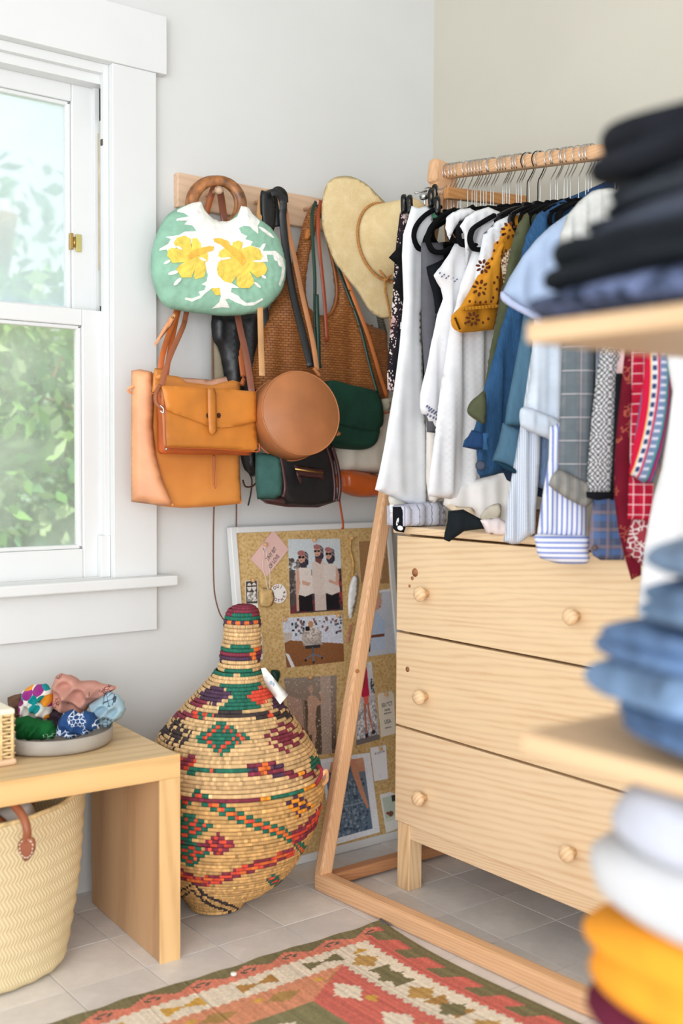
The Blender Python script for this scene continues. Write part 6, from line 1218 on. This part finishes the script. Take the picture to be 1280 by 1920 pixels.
# clip hanger and wooden trouser hanger
cl = thing('clip_hanger', tuple(SY(-.40).t(800, 380)), 'chrome clip hanger with black rubber clips holding the white dress', 'hanger', 'hangers at the far end of the rack'); sC = SY(-.44)
for a, b in [((778, 362), (800, 358)), ((790, 372), (822, 368))]: tube('bar', [sC.t(*a), sC.t(*b)], .0025, CHROME, cl, 6, sm=0)
obj('spring', *lathe([(0, -.012), (.008, -.012), (.009, 0), (.008, .012), (0, .012)], sC.t(796, 368), 14, (.9, .2, .3)), CHROME, cl); tube('hook', [sC.t(796, 385), sC.t(795, 360), sC.t(800, 352), sC.t(824, 354), sC.t(833, 350)], .0018, CHROME, cl, 6)
for i, (x, y, yy) in enumerate([(757, 385, -.39), (768, 386, -.40), (815, 366, -.45), (820, 388, -.48), (808, 374, -.46)]):
    s = SY(yy); k = cushion('clip', [(x-5, y-18), (x+4, y-20), (x+6, y-4), (x+5, y+14), (x-4, y+14), (x-6, y)], s, .012, BLACKP, cl, 4); sub('clip_wire', ell(x, y-4, 1.6, 8, 10), SY(yy-.007), CHROME, k, .003, 4)
for i in range(7): tube('spring_wire', [SY(-.455).t(812+i*2.6, 353), SY(-.455).t(813+i*2.6, 366)], .0006, CHROME, cl, 5, sm=0)
cushion('size_tab', [(803, 382), (812, 376), (812, 394), (822, 408), (804, 412)], SY(-.452), .003, plain('mint tab', (110, 196, 160), .5, 0), cl, 4, False)
wh = thing('wooden_trouser_hanger', tuple(SY(-.40).t(900, 380)), 'wooden trouser hanger bar lying across the far hangers', 'hanger', 'hangers at the far end of the rack'); a = SY(-.385).t(835, 362); b = SY(-.385).t(985, 378)
beam('bar', a, b, .030, .018, wood('hanger wood', (206, 148, 92), (178, 118, 66), 'X', 1.5, .4, 14), wh, .003); tube('hook', [tuple(a*.5+b*.5+np.array(q)) for q in [(0, 0, .0), (0, 0, .05), (-.02, 0, .08)]], .0015, CHROME, wh, 6)
# curled velvet ends at the front of the crowd
for i, (px, y0, yy) in enumerate([(775, 400, -.47), (796, 418, -.49), (802, 405, -.53), (840, 402, -.565), (858, 410, -.60), (880, 418, -.625)]):
    s = SY(yy); P = [(px+50, y0-12), (px+24, y0+2), (px+6, y0+22), (px, y0+44), (px+8, y0+64), (px+24, y0+68), (px+46, y0+60), (px+80, y0+56)]
    if i > 2: P = [(px+46, y0-14), (px+22, y0), (px+6, y0+12), (px+1, y0+30), (px+6, y0+46), (px+16, y0+50), (px+36, y0+50)]
    C_ = crom([s.t(*p) for p in P], 5); V, F = sweep(C_, circ(.0062, 8, .0085), s.n); tag(obj('velvet_hanger_end', V, F, BLACKV), ['lowest curled velvet hanger end left of the dark cluster', 'second curled velvet hanger end from the white dress', 'third curled velvet hanger end in the dark cluster', 'curled velvet hanger end under the ruffled blouse', 'curled velvet hanger end through the white tank top', 'curled velvet hanger end nearest the long white blouse'][i], 'hanger')
# ================================================================ foreground shelf unit and folded stacks
A1 = SD(1.12).t(985, 604); SHX = A1[0]; SHY = A1[1]; ZS1 = A1[2]; ZS2 = SX(SHX).t(975, 1371)[2]
SHW = wood('shelf pine', (206, 172, 134), (190, 152, 112), 'Y', 1, .5, 10)
shf = thing('shelf_unit', (SHX+.2, SHY-.3, 0), 'open wooden shelf unit close to the lens, out of focus', 'shelf')
for z in (ZS1, ZS2, .39): box('shelf_board', SHX, SHX+.40, SHY-.95, SHY, z-.021, z, SHW, shf, .003)
for x in (SHX+.02, SHX+.36):
    for y in (SHY-.42, SHY-.92): box('post', x, x+.03, y, y+.03, 0, 1.75, SHW, shf, .003)
def folded(name, label, cat, group, px, pyt, pyb, d, lx, ly, m, layers=2, dz=0., sag=.006, tx=0., wob=.006, fold_dx=0.):
    """a folded garment: rounded pile of layers, its far left corner seen at px between two heights"""
    p = SD(d).t(px, (pyt+pyb)/2); h = (pyb-pyt)*d/FP; cx, cy, cz = p[0]+.84*lx/2, p[1]-.84*ly/2, p[2]; h *= 1.10; V = []; F = []; NA, NR = 64, 10*layers
    ph = random.uniform(0, 6)
    for r in range(NR+1):
        t = r/NR; zt = -1+2*t; prof = (1-abs(zt)**4.)**(1/3.2) if abs(zt) < 1 else 0.; lay = abs(math.sin(math.pi*layers*t)); prof = prof*(1-.07*(1-lay)**2) if .08 < t < .92 else prof
        for i in range(NA):
            a = 2*math.pi*i/NA; c, s_ = math.cos(a), math.sin(a); q = (abs(c)**3.4+abs(s_)**3.4)**(-1/3.4); k = max(prof, .0)
            ex = lx/2*q*c*(.25+.75*k if r in (0, NR) else k*.98+.02) + wob*math.sin(a*3+t*6+ph); ey = ly/2*q*s_*(.25+.75*k if r in (0, NR) else k*.98+.02) + wob*math.sin(a*2+t*9+ph*2)
            z = zt*h/2 + sag*math.sin(a*2+ph)*(.5+t)*.4 + tx*ex + .003*math.sin(a*5+r*.7+ph)
            V.append((cx+ex+fold_dx*(t-.5), cy+ey, cz+z))
    for r in range(NR):
        for i in range(NA): F.append([r*NA+i, r*NA+(i+1) % NA, (r+1)*NA+(i+1) % NA, (r+1)*NA+i])
    F.append([i for i in range(NA)][::-1]); F.append([NR*NA+i for i in range(NA)])
    uv = np.array([(v[0]-v[1], v[2]) for v in V]); return tag(obj(name, V, F, m, None, uv=uv), label, cat, group)
BKK = cloth('charcoal knit', (46, 50, 56), .12); BK1 = cloth('black sweatshirt', (30, 32, 38), .15); BK2 = cloth('faded black denim', (56, 60, 70), .22, vs=8); BK3 = cloth('black jersey', (26, 30, 34), .12)
g = G('navy boucle', .95, .1); n = g.noise(g.map('Object'), 45, 3, .6); g.col(g.ramp(n, [(.42, (38, 46, 62)), (.62, (106, 116, 150))])); g.bump(n, .6, .004); NB = g.m
G1 = 'dark folded clothes on the top shelf'
folded('folded_sweater', 'navy flecked boucle sweater folded at the bottom of the dark stack', 'sweater', G1, 990, 536, 606, 1.13, .30, .50, NB, 1, wob=.008)
folded('folded_sweater', 'black jersey folded second from the bottom of the dark stack', 'sweater', G1, 1016, 452, 545, 1.12, .30, .50, BK3, 2)
folded('folded_trousers', 'charcoal trousers folded in the middle of the dark stack', 'trousers', G1, 1092, 400, 458, 1.11, .28, .48, BK2, 2)
folded('folded_trousers', 'washed black jeans folded second from the top of the dark stack', 'jeans', G1, 1136, 332, 402, 1.10, .28, .48, BKK, 2)
folded('folded_trousers', 'black trousers folded on top of the dark stack', 'trousers', G1, 1108, 236, 334, 1.10, .28, .48, BK1, 2)
def den(i, c): 
    g = G('stack denim %d' % i, .9, .12); n = g.noise(g.map('Object'), 13, 4, .6, .6); g.col(g.ramp(n, [(.32, tuple(k*.62 for k in c)), (.5, c), (.7, tuple(min(255, k*1.22) for k in c))])); g.bump(n, .5, .004); return g.m
G2 = 'blue jeans folded on the middle shelf'
folded('folded_jeans', 'dark-folded blue jeans at the bottom of the denim stack', 'jeans', G2, 1158, 1306, 1388, 1.04, .28, .45, den(1, (84, 108, 142)), 2)
folded('folded_jeans', 'light blue jeans sticking out furthest from the denim stack', 'jeans', G2, 1100, 1234, 1312, 1.09, .30, .48, den(2, (112, 136, 166)), 1)
folded('folded_jeans', 'mid blue jeans folded third from the bottom of the denim stack', 'jeans', G2, 1118, 1168, 1240, 1.09, .28, .46, den(3, (92, 116, 150)), 2)
folded('folded_jeans', 'faded jeans folded second from the top of the denim stack', 'jeans', G2, 1196, 1085, 1172, 1.04, .27, .44, den(4, (104, 126, 152)), 2)
folded('folded_jeans', 'pale blue jeans folded on top of the denim stack', 'jeans', G2, 1212, 1000, 1090, 1.04, .27, .44, den(5, (116, 136, 160)), 1)
G3 = 'soft sweaters folded on the lowest shelf'
GY = cloth('pale grey fleece', (184, 186, 196), .03, 300); GY2 = cloth('warm white fleece', (190, 189, 190), .03, 300); OG = cloth('marigold knit', (228, 148, 44), .05, 300); MR = cloth('maroon knit', (92, 30, 50), .1, 300)
folded('folded_sweater', 'pale grey sweater on top of the lowest stack', 'sweater', G3, 1150, 1470, 1600, 1.03, .28, .45, GY, 1, wob=.004)
folded('folded_sweater', 'thick pale grey sweater second from the top of the lowest stack', 'sweater', G3, 1104, 1560, 1705, 1.06, .30, .46, GY2, 1, wob=.005)
folded('folded_sweater', 'marigold yellow sweater in the lowest stack', 'sweater', G3, 1093, 1700, 1868, 1.05, .30, .46, OG, 2, sag=.02)
folded('folded_sweater', 'maroon sweater under the marigold yellow one', 'sweater', G3, 1104, 1860, 1925, 1.03, .29, .45, MR, 1)
folded('folded_sweater', 'white sweater at the bottom of the lowest stack', 'sweater', G3, 1112, 1915, 2040, 1.03, .29, .45, GY2, 2)
